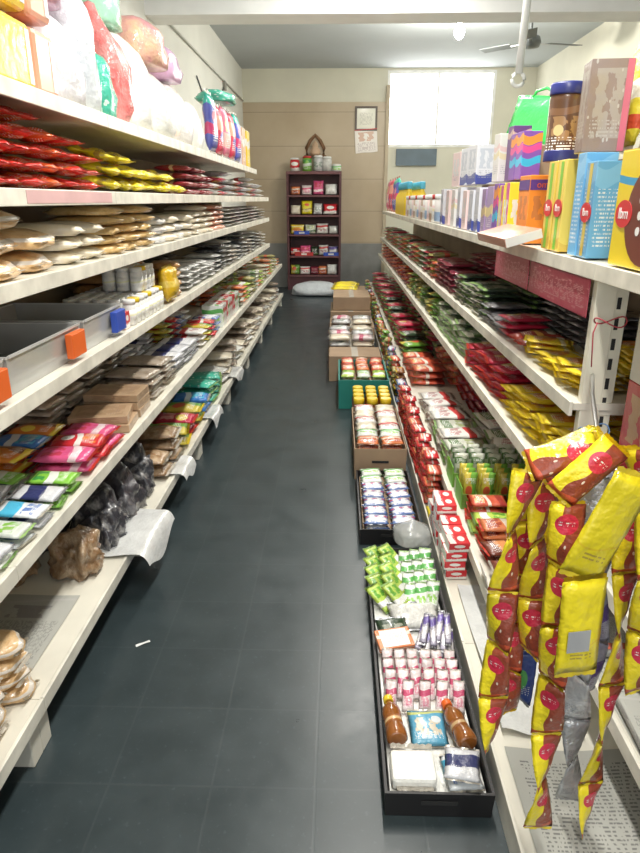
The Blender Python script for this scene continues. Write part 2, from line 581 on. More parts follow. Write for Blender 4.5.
# ------------------------------------------------------------------ racks
LF = -.89
LZ = [1.905, 1.625, 1.38, 1.06, .65, .20]
LFX = [-.89, -.89, -.89, -.89, -.87, -.86]
LBACK = -1.50
BAYS = [.3, 1.5, 2.7, 3.9, 5.1, 6.3, 7.5, 8.7, 10.3]
PINK = plain('pink_tape', (.72, .45, .45), .4)
for b in range(8):
    y0, y1 = BAYS[b], BAYS[b + 1]
    t = empty('shelf_rack', (LF, y0, 0))
    last = b == 7
    where = ['at the shop front end', 'second', 'third', 'fourth', 'fifth', 'sixth', 'seventh', 'last and lowest'][b]
    tag(t, f'cream metal rack bay along the left wall, {where} from the front' if b not in (0, 7) else f'cream metal rack bay along the left wall, {where}', 'shelf rack', 'bays of the left rack')
    yy0, yy1 = .001, y1 - y0 - .001
    top = .7 if last else (1.97 if b < 6 else 1.70)
    obj('back_panel', boxes([(LBACK - .02 - LF, LBACK - LF, yy0, yy1, .08, top + (.0 if last else .2 if b < 6 else .0))], BOARD), t)
    for k, z in enumerate(LZ):
        if (last and k < 4) or (b == 6 and k == 0):
            continue
        s = obj('shelf_board', boxes([(LBACK + .001 - LF, LFX[k] - LF - .012, yy0, yy1, z - .022, z)], CREAM), t)
        obj('shelf_lip', boxes([(LFX[k] - LF - .0119, LFX[k] - LF, yy0, yy1, z - .042, z + .006)], CREAM2 if not (k == 1 and b == 1) else CREAM2, .002), s)
        if k == 1 and b == 1:
            q = obj('price_tape', boxes([(.0002, .0015, .42, 1.15, z - .035, z + .002)], PINK), s)
            q['label'] = 'faded pink price tape on the shelf lip'
        for q in (.012, yy1 - .012):
            if 0 < k < 5:
                obj('bracket', boxes([(LBACK - LF + .001, LFX[k] - LF - .05, q - .008, q + .008, z - .04, z - .0221)], CREAM), s)
    for q in (.03, yy1 - .03):
        obj('leg', boxes([(LFX[5] - LF - .10, LFX[5] - LF - .03, q - .03, q + .03, 0, LZ[5] - .0221)], CREAM, .004), t)
        obj('leg', boxes([(LBACK - LF + .01, LBACK - LF + .06, q - .03, q + .03, 0, LZ[5] - .0221)], CREAM, .004), t)

# right rack
RZ = [1.42, 1.0, .73, .245]
RFX = [.75, .73, .70, .555]
RBACK = 1.28
RB = [.55, 1.93, 3.25, 4.6, 5.95, 7.3, 8.65, 10.0, 11.4]
RNAM = ['second', 'third', 'fourth', 'fifth', 'sixth', 'seventh', 'last']
NEARZ = [1.42, .775, .52, .30]
for b in range(8):
    y0, y1 = RB[b], RB[b + 1]
    t = empty('shelf_rack', (.75, y0, 0))
    lab = ('cream rack bay at the shop front end, right side, lined with newspaper' if b == 0 else
           f'cream rack bay on the right of the aisle, {RNAM[b - 1]} from the front')
    tag(t, lab, 'shelf rack', 'bays of the right rack')
    yy0, yy1 = .001, y1 - y0 - .001
    xx = lambda v: v - .75
    obj('back_panel', boxes([(xx(RBACK), xx(RBACK + .02), yy0, yy1, .06, 1.40)], BOARD), t)
    zs = NEARZ if b == 0 else RZ
    fx = [.75, .855, .80, .74] if b == 0 else RFX
    for k, z in enumerate(zs):
        s = obj('shelf_board', boxes([(xx(fx[k]) + .012, xx(RBACK) - .001, yy0, yy1, z - .022, z)], CREAM), t)
        obj('shelf_lip', boxes([(xx(fx[k]), xx(fx[k]) + .0119, yy0, yy1, z - .042, z + .005)], CREAM2, .002), s)
        if b and k and k < 3:
            obj('bracket', boxes([(xx(fx[k]) + .05, xx(RBACK) - .002, yy0 + .006, yy0 + .02, z - .04, z - .0221)], CREAM), s)
    dk = obj('base_deck', boxes([(xx(.47), xx(RBACK) - .001, yy0, yy1, .07, .09)], CREAM), t)
    obj('kick_plate', boxes([(xx(.46), xx(.4699), yy0, yy1, 0, .10)], CREAM2, .002), dk)
    # slotted upright
    if b == 1 or b == 0:
        ux = .765 if b == 1 else 1.0
        uy = .03 if b == 1 else .75
        if b == 1:
            UM = plain('ivory_enamel', (.80, .77, .64), .45, var=.05)
            up = obj('upright', boxes([(xx(.765), xx(.765) + .062, .003, .035, .0905, 1.375), ], UM, .003), t)
            obj('side_flange', boxes([(xx(.765) + .0622, xx(.765) + .10, .010, .027, .0905, 1.365)], UM, .002), up)
            for q in range(17):
                zz = .30 + q * .062
                obj('slot', boxes([(xx(.765) + .068, xx(.765) + .080,   .0088, .0099, zz, zz + .035)], DARK), up)
                
    else:
        obj('upright', boxes([(xx(RBACK) - .05, xx(RBACK) - .002, -.02 + .021, .02 + .021, .0905, RZ[3] - .025)], CREAM), t)

# ------------------------------------------------------------------ camera
cam = D.cameras.new('camera')
cam.sensor_fit = 'HORIZONTAL'
cam.sensor_width = 36
cam.lens = 36
cam.clip_start = .05
co = D.objects.new('camera', cam)
COL.objects.link(co)
co.location = (0, 0, 1.6)
co.rotation_euler = (rad(90 - 19.5), 0, rad(1.52))
SC.camera = co

# ------------------------------------------------------------------ prints and films
RED = (.55, .02, .02); CRIM = (.42, .02, .05); YEL = (.80, .62, .02); ORG = (.80, .20, .02); GRN = (.10, .35, .05); LIME = (.35, .60, .08)
BLU = (.04, .14, .50); SKY = (.10, .42, .72); PUR = (.16, .06, .34); BRN = (.16, .06, .03); TAN = (.55, .36, .17); SIL = (.55, .55, .54)
DKG = (.03, .08, .04); PNK = (.80, .32, .42); WHT = (.80, .80, .78); BLK = (.02, .02, .025); GOLD = (.55, .33, .08); GRY = (.34, .33, .32)
M = {}
def film(name, *a, **k):
    M[name] = prt(name, *a, **k)
    return M[name]
film('red_snack', (.78, .04, .03), pic=((.88, .26, .02), .12, .6), spots=((.88, .78, .70), 5, .2), band=((.86, .16, .08), .7, .85), wr=1.)
film('yellow_snack', (.85, .72, .02), band=((.45, .30, .03), .3, .42), logo=((.80, .10, .03), .5, .68, .22, .1), wr=.8)
film('dark_red', (.30, .02, .03), band=((.7, .5, .3), .45, .55), wr=.6)
film('silver', (.60, .60, .60), band=((.75, .75, .73), .3, .6), pic=((.35, .40, .36), .3, .7), metal=.15, wr=.8)
film('tan_flour', (.64, .39, .17), grain=((.78, .55, .30), 30, .3, .7), text=None, band=((.76, .70, .62), .42, .60), wr=.5, coat=.7)
film('pale_flour', (.78, .68, .50), grain=((.80, .74, .62), 30, .3, .7), text=None, coat=.7)
film('gold_grain', (.66, .43, .16), grain=((.80, .58, .28), 60, .3, .7), text=None, coat=.7)
film('white_sugar', (.74, .72, .67), grain=((.84, .83, .80), 40, .3, .7), text=(.35, .4, .5), coat=.7)
film('red_lentil', (.62, .25, .16), grain=((.75, .40, .28), 70, .3, .7), text=None, coat=.7)
film('grey_film', (.55, .55, .52), grain=((.78, .78, .74), 16, .35, .65), text=None, coat=.8, wr=.8)
film('dark_film', (.04, .04, .05), grain=((.34, .33, .32), 22, .48, .7), text=None, coat=.8, wr=1.)
film('brown_film', (.30, .17, .08), grain=((.56, .42, .28), 22, .4, .7), text=None, coat=.8, wr=1.)
film('papad', (.36, .28, .20), grain=((.52, .44, .36), 20, .35, .65), text=None, coat=.8, wr=.7)
film('orange_noodle', (.75, .24, .04), side=((.28, .12, .04), .55), logo=((.85, .7, .1), .3, .6, .2, .14), band=((.75, .55, .05), .0, .12))
film('red_biscuit', (.62, .03, .04), band=((.85, .80, .75), .40, .52), logo=((.85, .82, .78), .5, .68, .22, .13), pic=((.75, .22, .05), .12, .38))
film('blue_sachet', (.05, .22, .62), band=((.75, .78, .82), .5, .66), pic=((.1, .55, .8), .1, .45))
film('pink_sachet', (.70, .10, .25), band=((.85, .60, .65), .2, .35), pic=((.55, .05, .1), .5, .85))
film('green_sachet', (.22, .52, .06), band=((.75, .80, .72), .40, .62), pic=((.05, .28, .06), .65, .9))
film('white_green', (.74, .78, .72), band=((.12, .42, .10), .62, .82), pic=((.3, .6, .1), .2, .5))
film('cyan_white', (.72, .76, .78), band=((.08, .45, .68), .5, .85), pic=((.1, .2, .5), .15, .4))
film('navy_white', (.72, .73, .76), band=((.04, .05, .16), .35, .75))
film('lime_bag', (.45, .62, .10), band=((.80, .80, .76), .2, .4), pic=((.15, .40, .05), .5, .85), wr=.9)
film('tan_card', (.42, .29, .18), pic=((.34, .22, .13), .1, .9), text=(.3, .2, .14), coat=.15, wr=.15)
film('yellow_green', (.70, .58, .08), side=((.18, .42, .06), .55), logo=((.75, .12, .05), .4, .6, .24, .18))
film('yellow_orange', (.84, .62, .03), logo=((.72, .24, .03), .5, .42, .34, .25), band=((.84, .78, .5), .75, .86), wr=.8)
film('red_roll', (.36, .05, .03), band=((.75, .42, .10), .42, .56), logo=((.8, .75, .65), .5, .8, .25, .09))
film('black_silver', (.07, .065, .075), grain=((.34, .33, .34), 10, .5, .72), text=(.5, .5, .5), coat=.8, wr=.9)
film('green_black', (.025, .05, .025), band=((.20, .34, .10), .05, .16), pic=((.28, .30, .24), .4, .7))
film('maroon_foil', (.26, .02, .05), pic=((.40, .08, .10), .3, .8), coat=.6, wr=.7)
film('crimson_pack', (.50, .02, .06), logo=((.70, .55, .10), .3, .3, .2, .16), pic=((.68, .30, .28), .5, .85), wr=.8)
film('white_leaf', (.64, .66, .56), band=((.12, .22, .08), .15, .38), pic=((.40, .45, .22), .5, .9), wr=.7)
film('mixed_olive', (.32, .30, .10), band=((.55, .10, .06), .5, .68), pic=((.62, .52, .12), .1, .45))
film('red_wafer', (.62, .10, .05), band=[((.80, .72, .62), .40, .5), ((.35, .04, .03), .72, .9)], pic=((.80, .40, .12), .1, .36))
film('orange_packet', (.72, .22, .08), band=((.75, .62, .5), .55, .72), pic=((.45, .08, .04), .12, .5))
film('choc_orange', (.20, .05, .03), band=((.78, .32, .12), .3, .62), logo=((.85, .7, .6), .5, .75, .2, .08))
film('white_soap', (.74, .72, .68), band=((.62, .06, .06), .62, .82), pic=((.5, .3, .3), .2, .5))
film('red_box', (.62, .02, .03), band=((.78, .75, .7), .0, .3), logo=((.85, .83, .80), .5, .64, .26, .17), wr=.1)
film('blue_stripe', (.14, .22, .48), band=[((.74, .76, .80), .25, .5), ((.50, .08, .14), .62, .76)], pic=((.75, .75, .78), .1, .9))
film('pink_white', (.80, .70, .70), band=((.62, .10, .20), .52, .72), pic=((.75, .35, .42), .2, .48), text=(.5, .1, .2), wr=.7)
film('purple_stick', (.30, .28, .36), band=[((.62, .60, .62), .3, .55), ((.12, .08, .30), .65, .9)], metal=.1)
film('photo_pack', (.12, .42, .62), pic=((.70, .62, .48), .25, .75), band=((.6, .66, .2), .88, .97), logo=((.8, .85, .88), .75, .7, .14, .1))
film('white_block', (.78, .77, .70), text=None, coat=.7, wr=.5, grain=((.84, .83, .78), 8, .3, .7))
film('label_card', (.78, .76, .72), text=(.25, .25, .3), wr=.1, tr=(.15, .85, .2, .8))
film('strip_print', (.86, .70, .02), side=((.30, .06, .03), .46), logo=((.62, .03, .07), .52, .70, .32, .16), spots=((.80, .66, .55), 3.2, .10), band=((.62, .10, .04), .0, .09), text=(.85, .8, .75), tr=(.30, .74, .66, .74), wr=.7, coat=.5)
film('strip_back', (.50, .52, .54), text=(.3, .32, .36), band=((.58, .6, .62), .4, .5), metal=.35, wr=.8)
film('strip_purple', (.36, .38, .52), band=((.12, .08, .30), .35, .6), metal=.2, text=(.2, .2, .3), wr=.8)
film('strip_blue', (.03, .07, .30), logo=((.10, .45, .12), .5, .45, .26, .20), text=(.7, .75, .8), wr=.7)
film('yellow_back', (.88, .72, .02), band=((.82, .60, .02), .3, .32), text=(.5, .36, .05), tr=(.25, .8, .15, .25), wr=.7, coat=.5)
M['yellow_seal'] = plain('yellow_seal_film', (.80, .62, .03), .3, coat=.4)
M['red_seal'] = plain('red_seal_film', (.60, .05, .03), .3, coat=.4)
M['clear_seal'] = plain('pale_seal_film', (.66, .62, .54), .2, coat=.6)
M['silver_seal'] = plain('silver_seal_film', (.55, .56, .58), .25, metal=.4)
M['green_seal'] = plain('green_seal_film', (.35, .55, .2), .3, coat=.4)
M['white'] = plain('white_plastic', (.82, .82, .80), .35)
M['whitefilm'] = plain('white_film', (.72, .73, .72), .15, coat=.8, bump=.4, scale=14)
M['clearfilm'] = plain('clear_film', (.62, .64, .62), .12, coat=.9, bump=.5, scale=12, alpha=.55)
M['yellowp'] = plain('yellow_plastic', (.85, .60, .03), .3, coat=.3)
M['orangep'] = plain('orange_plastic', (.80, .14, .02), .4)
M['bluep'] = plain('blue_plastic', (.03, .08, .45), .4)
M['redp'] = plain('red_plastic', (.55, .04, .04), .4)
M['teal'] = plain('teal_crate', (.02, .22, .18), .45)
M['card'] = plain('brown_cardboard', (.36, .25, .16), .75)
M['oil'] = plain('amber_oil', (.30, .10, .02), .08, coat=1., var=.1)
M['binp'] = plain('clear_bin', (.50, .50, .48), .2, coat=.6, alpha=.75)
M['lcd'] = plain('white_letters', (.88, .87, .85), .5)
M['green_net'] = plain('green_bag_film', (.08, .75, .16), .25, coat=.5, bump=.5, scale=10)
M['jarbrown'] = prt('chocolate_wrap', (.13, .06, .03), pic=((.38, .22, .10), .3, .65), band=((.24, .12, .06), .7, .8), logo=((.75, .6, .3), .3, .45, .1, .08), wr=0)
PAPER = prt('newsprint', (.44, .44, .40), text=(.20, .20, .19), ts=3.2, tr=(.04, .96, .05, .62), pic=((.30, .29, .28), .66, .84), band=((.48, .47, .44), .88, .91), rough=.85, coat=0, wr=.1)

# ------------------------------------------------------------------ piles along a shelf
def bank(kinds, ys, xs, z, n, where, rz=PI / 2, gap=1.03, parts=True, rx=0., jr=3., names=('front', 'rear'), jx=.008, order=None, noun='pile', drop=True):
    """Piles in columns ys (from the shop front) and rows xs (from the aisle); n layers each, every bag with its own label."""
    for r, x in enumerate(xs):
        cnt = {}
        for i, y in enumerate(ys):
            kk = kinds[(i + r) % len(kinds)] if order is None else kinds[order[i % len(order)]]
            q = cnt.get(kk.desc, 0)
            cnt[kk.desc] = q + 1
            ni = n(i, r) if callable(n) else n
            if ni > 2 and drop:
                ni -= R.choice((0, 0, 0, 1))
            tx = rad(rx + R.uniform(-1.5, 1.5)) if rx else 0
            yaw = rz + rad(R.uniform(-jr, jr))
            dz = kk.size[2] * gap / max(.5, math.cos(tx))
            lift = abs(math.sin(tx)) * kk.size[1] * .5
            jy = R.uniform(-jx, jx)
            for k in range(ni):
                lw = layerword(k, ni)
                fr = (names[r] + ' ') if len(xs) > 1 else ''
                lab = f"{kk.desc}{', ' + lw if lw else ''} in {ORD[q]} {fr}{noun} {where}"
                kk.put((x + R.uniform(-jx, jx), y + jy + R.uniform(-.003, .003), z + .0025 + lift + k * dz),
                       (tx, rad(R.uniform(-.5, .5)), yaw + rad(R.uniform(-2.5, 2.5) * (3 if k == ni - 1 else 1))), lab, None, parts)

def fr(a, b, p):
    n = max(1, int(round((b - a) / p)))
    return [a + (b - a) * (i + .5) / n for i in range(n)]
LX = lambda l, k=0: LF - .025 - l / 2 - k * (l + .02)
RX = lambda s, l, k=0: RFX[s] + .025 + l / 2 + k * (l + .02)

# ---- left rack, top shelf
z = LZ[0] + .002
jc = plain('yellow_oil_pouch', (.86, .60, .04), .25, coat=.5, bump=.3)
capm = M['white']
def upright_bag(name, cat, label, w, d, h, mat, loc, rz=0., seed=1, tie=0., parts=(), group=None):
    o = obj(name, lumpbag(w, d, h, mat, seed, tie), None, None, loc, (0, 0, rz))
    tag(o, label, cat, group)
    for p in parts:
        obj(p[0], p[1], o, None, p[2], p[3] if len(p) > 3 else (0, 0, 0))
    return o
def canister(label, mat, loc, w=.16, d=.2, h=.155):
    o = obj('oil_canister', box(w, d, h, mat, .018), None, None, loc)
    tag(o, label, 'canister')
    c = obj('handle', tube([(w * .2, -d * .3, h - .004), (w * .2, -d * .25, h + .02), (w * .2, d * .1, h + .02), (w * .2, d * .15, h - .004)], .008, mat), o)
    obj('screw_cap', lathe([(.018, h - .001), (.018, h + .02), (.014, h + .023)], capm, 14), o, None, (w * .2, d * .33, 0))
    obj('corner_label', boxes([(w / 2 - .002, w / 2 + .002, d / 2 - .045, d / 2 - .02, .02, h - .02)], capm), o)
    return o
SAL = plain('salmon_pouch', (.80, .38, .25), .3, coat=.4)
canister('yellow oil canister at the front end of left rack top shelf, lower of two', jc, (-1.03, 2.04, z), d=.25, h=.185, w=.22)
canister('yellow oil canister stacked on another at left rack top shelf', jc, (-1.03, 2.04, z + .212), d=.25, h=.185, w=.22)
canister('salmon canister beside yellow one on left rack top shelf, lower', SAL, (-1.03, 2.255, z), d=.16, h=.185, w=.22)
canister('salmon canister stacked on another salmon one, left rack top shelf', SAL, (-1.03, 2.255, z + .212), d=.16, h=.185, w=.22)
LAV = plain('lavender_bag', (.76, .76, .82), .25, coat=.5, bump=.6, scale=10)
def bigbag(label, w, d, h, mat, x, y, zz, seed, tie=0., rz=0.):
    upright_bag('plastic_bag', 'bag', label, w, d, h, mat, (x, y, zz), rz, seed, tie)
bigbag('lavender white plastic bag standing beside salmon canisters on left top shelf', .28, .27, .30, LAV, -1.05, 2.49, z, 3)
bigbag('pink film bag lying on the lavender white bag, left top shelf', .26, .25, .22, plain('pink_bag', (.80, .42, .56), .25, coat=.5, bump=.5, scale=10), -1.07, 2.47, z + .305, 4)
bigbag('pale grey tall film bag between lavender bag and teal bag', .26, .16, .46, plain('pale_grey_bag', (.70, .75, .80), .25, coat=.6, bump=.6, scale=10), -1.05, 2.72, z, 5)
bigbag('teal green film bag of packs slumped on left top shelf', .22, .20, .26, prt('teal_pack', (.06, .45, .32), spots=((.6, .8, .72), 7, .25), text=None, wr=.9, coat=.6), -1.03, 2.91, z, 6)
CORAL = prt('coral_film', (.80, .16, .16), grain=((.86, .40, .38), 9, .4, .7), text=None, wr=1., coat=.7)
bigbag('coral red crinkled carrier bag tied at top on left top shelf', .26, .30, .52, CORAL, -1.33, 2.90, z, 7, 1)
bigbag('second coral red carrier bag slumped behind the teal bag', .28, .20, .44, CORAL, -1.07, 3.14, z, 8, 1)
WB = prt('white_carrier', (.86, .86, .82), pic=((.82, .78, .70), .1, .3), text=None, wr=.8, coat=.5, grain=((.80, .83, .80), 6, .4, .7))
bigbag('large white carrier bag, first after the coral bags', .34, .36, .44, WB, -1.10, 3.44, z, 9)
bigbag('mint green film bag resting on the first large white bag', .2, .26, .2, plain('mint_film', (.40, .75, .56), .25, coat=.5, bump=.5, scale=9), -1.13, 3.42, z + .445, 10)
bigbag('large white carrier bag with pale print, second after the coral bags', .34, .44, .36, WB, -1.10, 3.86, z, 11)
bigbag('pink and orange film bag lying on the second large white bag', .30, .42, .24, prt('pink_orange', (.82, .36, .40), grain=((.86, .55, .35), 7, .4, .65), text=None, wr=.9, coat=.5), -1.10, 3.90, z + .365, 12)
bigbag('large white carrier bag with pastel print, third after the coral bags', .34, .46, .36, prt('pastel_carrier', (.84, .82, .80), pic=((.62, .74, .84), .1, .5), spots=((.85, .70, .60), 4, .3), text=None, wr=.8, coat=.5), -1.10, 4.33, z, 13)
bigbag('lilac film bag resting on the third large white bag', .26, .34, .2, plain('lilac_film', (.78, .50, .74), .25, coat=.5, bump=.4, scale=9), -1.10, 4.37, z + .365, 14)
bigbag('white carrier bag with faint print, last before the detergents', .32, .36, .32, WB, -1.08, 4.75, z, 15)
DETB = prt('blue_detergent', (.10, .12, .48), band=[((.05, .50, .38), .82, 1.1), ((.62, .05, .18), .3, .5)], logo=((.8, .3, .4), .5, .6, .3, .12))
DETR = prt('red_detergent', (.66, .06, .12), band=((.85, .40, .30), .5, .8), logo=((.1, .1, .45), .5, .35, .3, .12))
DETP = prt('pink_detergent', (.82, .22, .34), band=((.85, .55, .50), .2, .5), pic=((.85, .6, .3), .5, .8))
for i, (y, m, w_, h_, s_) in enumerate([(5.08, DETB, .24, .38, 'blue detergent bag with teal top'), (5.36, DETR, .24, .34, 'red detergent bag with pale band'), (5.66, DETP, .26, .36, 'pink detergent bag'),
                                  (5.98, DETR, .26, .36, 'red detergent bag past the pink one'), (6.30, DETB, .26, .38, 'blue detergent bag past second red one')]):
    k = bagkind('detergent_bag', 'detergent bag', s_, w_, h_, .10, m, M['clear_seal'], n=1)
    k.put((-.98, y, z + h_ * .57), (rad(88), 0, rad(90)), s_ + ' standing on left rack top shelf', None)
for i, (y, c, s_) in enumerate([(6.62, 'lilac', 'pale lilac carton'), (6.92, 'peach', 'peach carton'), (7.25, 'yellow', 'yellow carton, last')]):
    m = prt(c + '_carton', dict(lilac=(.66, .62, .74), peach=(.80, .52, .35), yellow=(.82, .62, .05))[c], band=((.8, .8, .75), .55, .75), wr=.05)
    boxkind('detergent_carton', 'carton', s_, .22, .12, .36, m, [('top_flap', boxes([(-.108, .108, -.058, .058, .3601, .363)], M['white']), (0, 0, 0), (0, 0, 0))]).put((-1.0, y, z), (0, 0, rad(-90)), s_ + ' standing on left rack top shelf')
tag(obj('film_bundle', lumpbag(.3, .42, .10, D.materials['teal_pack'], 44), None, None, (-1.0, 5.75, z + .425)), 'teal and clear film bundle lying on top of the detergent bags', 'bundle')

# ---- left rack, second shelf
z = LZ[1]
KRED = bagkind('snack_packet', 'snack packet', 'red snack packet', .158, .21, .046, M['red_snack'], M['red_seal'], full=3., wrk=.35)
ys = fr(1.50, 2.72, .172)
film('orange_snack', (.80, .14, .03), pic=((.80, .05, .03), .15, .55), spots=((.88, .74, .45), 6, .2), band=((.88, .70, .6), .72, .8), wr=1.)
KRE2 = bagkind('snack_packet', 'snack packet', 'orange red snack packet', .158, .21, .046, M['orange_snack'], M['red_seal'], full=3., wrk=.35)
bank([KRED, KRE2, KRED], ys, [LX(.25), LX(.25, 1)], z, lambda i, r: [5, 5, 5, 5, 4, 4, 3][min(i, 6)] - r * (i > 5), "on left rack's second shelf", rx=4, jr=8, drop=False, names=('front', 'rear'))
KYEL = bagkind('snack_packet', 'snack packet', 'yellow snack packet', .16, .19, .052, M['yellow_snack'], M['yellow_seal'], full=2.2, wrk=.35)
bank([KYEL], fr(2.80, 4.2, .175), [LX(.23)], z, lambda i, r: [3, 3, 2, 2, 2, 2, 1, 1][min(i, 7)], "on left rack's second shelf", rx=10, jr=10)
KDR = bagkind('foil_packet', 'packet', 'dark red foil packet', .2, .22, .045, M['dark_red'], M['red_seal'])
bank([KDR], fr(4.25, 5.15, .21), [LX(.26)], z, 4, "on left rack's second shelf", parts=False)
KSI = bagkind('foil_packet', 'packet', 'silver foil packet', .22, .24, .05, M['silver'])
KWP = bagkind('foil_packet', 'packet', 'white packet', .22, .24, .05, M['white_soap'])
KCR = bagkind('foil_packet', 'packet', 'crimson packet', .22, .24, .05, M['crimson_pack'])
bank([KWP, KCR, KSI, KSI], fr(5.2, 8.5, .26), [LX(.26)], z, lambda i, r: 2 + (i * 7) % 3, "on left rack's second shelf", parts=False)

# ---- left rack, third shelf
z = LZ[2]
KTAN = loafkind('flour_bag', 'bag', 'tan flour bag', .235, .33, .066, M['tan_flour'], M['clear_seal'])
bank([KTAN], fr(1.2, 2.24, .262), [LX(.37)], z, lambda i, r: 3, "on left rack's third shelf", jr=6)
KPAL = loafkind('flour_bag', 'bag', 'pale flour bag', .188, .30, .046, M['pale_flour'], M['clear_seal'])
bank([KPAL], fr(2.28, 2.72, .21), [LX(.34)], z, 4, "on left rack's third shelf", jr=6)
KGOL = loafkind('grain_bag', 'bag', 'golden grain bag', .205, .30, .038, M['gold_grain'], M['clear_seal'])
bank([KGOL], fr(2.74, 3.44, .23), [LX(.34)], z, 5, "on left rack's third shelf", jr=4)
KSUG = loafkind('sugar_bag', 'bag', 'white sugar bag', .2, .28, .045, M['white_sugar'])
bank([KSUG, KPAL], fr(3.46, 4.3, .215), [LX(.30)], z, 3, "at mid left rack's third shelf", parts=False)
KPL2 = loafkind('grain_bag', 'bag', 'beige grain bag', .19, .28, .036, M['pale_flour'])
bank([KPL2], fr(4.35, 5.05, .22), [LX(.30)], z, 5, "on left rack's third shelf", parts=False)
KLEN = loafkind('lentil_bag', 'bag', 'red lentil bag', .2, .28, .036, M['red_lentil'])
bank([KLEN], fr(5.08, 5.55, .22), [LX(.30)], z, 5, "on left rack's third shelf", parts=False)
KGRF = bagkind('film_pack', 'pack', 'grey film pack', .25, .28, .03, M['grey_film'], full=3)
KBGF = bagkind('film_pack', 'pack', 'beige film pack', .25, .28, .03, M['papad'], full=3)
KPKF = bagkind('film_pack', 'pack', 'pinkish film pack', .25, .28, .03, M['pink_white'], full=3)
bank([KGRF, KBGF, KGRF, KPKF], fr(5.6, 8.6, .275), [LX(.30)], z, 5, "on left rack's third shelf", parts=False)

# ---- left rack, fourth shelf
z = LZ[3]
def bin_(label, y, w, block, blabel, content):
    o = obj('storage_bin', opentray(.44, w, .115, .006, M['binp'], .012), None, None, (-1.165, y, z + .001))
    tag(o, label, 'bin')
    obj('rim', boxes([(-.232, .232, -w / 2 - .0121 - .004, -w / 2 - .0121 + .004, .113, .120), (-.232, .232, w / 2 + .0081, w / 2 + .0161, .113, .120), (.228, .236, -w / 2, w / 2, .113, .120), (-.236, -.228, -w / 2, w / 2, .113, .120)], plain('bin_rim', (.55, .55, .53), .3, coat=.5)), o)
    c = obj('label_block', boxes([(.236, .262, w / 2 - .14, w / 2 - .02, .02, .105)], block, .004), o)
    c['label'] = blabel
    return o
bin_('clear grey storage bin with orange block at front end of left fourth shelf', 1.49, .44, M['orangep'], 'orange label block', 0)
bin_('clear grey storage bin with orange block, middle of three, left fourth shelf', 2.015, .52, M['orangep'], 'orange label block', 0)
bin_('clear grey storage bin with blue block on left fourth shelf', 2.535, .40, M['bluep'], 'blue label block', 0)
KDF = bagkind('dark_packet', 'packet', 'black foil packet', .1, .15, .022, M['dark_film'], M['silver_seal'])
for i, (x, y, k) in enumerate([(-1.1, 1.42, 0), (-1.23, 1.57, 0), (-1.07, 1.88, 0), (-1.16, 2.03, 0), (-1.06, 2.16, 0), (-1.28, 1.90, 0), (-1.1, 2.46, 0), (-1.25, 2.60, 0)]):
    KDF.put((x, y, z + .0095), (rad(2), 0, rad(30 + 50 * i)), f"black foil packet lying inside the {['first', 'middle', 'blue-blocked'][(i > 1) + (i > 5)]} storage bin, {['front', 'rear', 'near front', 'centre', 'far front', 'near rear', 'front', 'rear'][i]}")
rb = boxkind('soap_box', 'box', 'red soap box', .07, .05, .075, M['red_box'])
rb.put((-.95, 2.80, z + .001), (0, 0, rad(-90)), 'small red box beside the blue-blocked bin on left fourth shelf')
TUB = lathe([(.026, 0), (.031, .004), (.031, .085), (.026, .092), (.026, .10)], M['white'], 16)
TLID = lathe([(.0285, .0935), (.0285, .112), (.025, .114)], M['white'], 16)
TLIDY = lathe([(.0285, .0935), (.0285, .112), (.025, .114)], M['yellowp'], 16)
TLAB = lathe([(.0316, .02), (.0316, .07)], prt('tub_wrap', (.84, .84, .82), band=((.80, .80, .55), .45, .6), text=(.6, .6, .64), wr=0, coat=.1, tr=(.1, .9, .05, .35)), 16)
for r in range(5):
    for c in range(8):
        x, y = -.945 - r * .068, 2.90 + c * .068
        o = obj('plastic_bottle', TUB, None, None, (x, y, z + .001))
        tag(o, f'white plastic bottle, {ORD[c]} from the red box in {ORD[r]} row back, left fourth shelf', 'bottle')
        obj('lid', TLIDY if (r == 0 and c % 3 == 1) or (r == 1 and c == 5) else TLID, o)
        obj('wrap_label', TLAB, o)
for r in range(3):
    for c in range(4):
        x, y = -.98 - r * .068, 3.16 + c * .068
        o = obj('plastic_bottle', TUB, None, None, (x, y, z + .118))
        tag(o, f'white plastic bottle standing on others, {ORD[c]} in {ORD[r]} upper row, left fourth shelf', 'bottle')
        obj('lid', TLIDY if (r == 0 and c in (1,)) else TLID, o)
        obj('wrap_label', TLAB, o)
bagkind('snack_bag', 'bag', 'yellow bag', .22, .17, .10, prt('amber_bag', (.80, .50, .02), band=((.85, .62, .1), .4, .6), text=None, wr=.8), M['yellow_seal'], full=3.5, n=1).put((-.985, 3.60, z + .102), (rad(84), 0, rad(90)), 'yellow bag standing beside the white bottles on left fourth shelf')
KBR = loafkind('grain_bag', 'bag', 'brown grain bag', .24, .32, .055, prt('brown_grain', (.42, .20, .06), grain=((.55, .30, .12), 40, .3, .7), text=None, coat=.7), M['clear_seal'])
bank([KBR], fr(3.42, 3.95, .26), [-1.30], z, 4, "behind yellow bag, left fourth shelf")
KBR2 = loafkind('grain_bag', 'bag', 'brown grain bag', .2, .17, .05, D.materials['brown_grain'])
bank([KBR2], fr(3.74, 3.96, .2), [LX(.2)], z, 4, "beyond yellow bag, left fourth shelf")
KDK = bagkind('film_pack', 'pack', 'dark film pack', .22, .28, .04, M['dark_film'], full=4)
KGF2 = bagkind('film_pack', 'pack', 'grey film pack', .22, .28, .035, M['grey_film'], full=4)
bank([KGF2], fr(4.0, 5.0, .235), [LX(.30)], z, 4, "on left rack's fourth shelf", parts=False)
bank([KDK], fr(3.98, 5.0, .235), [-1.345], z, 5, "at rear of left fourth shelf", parts=False)
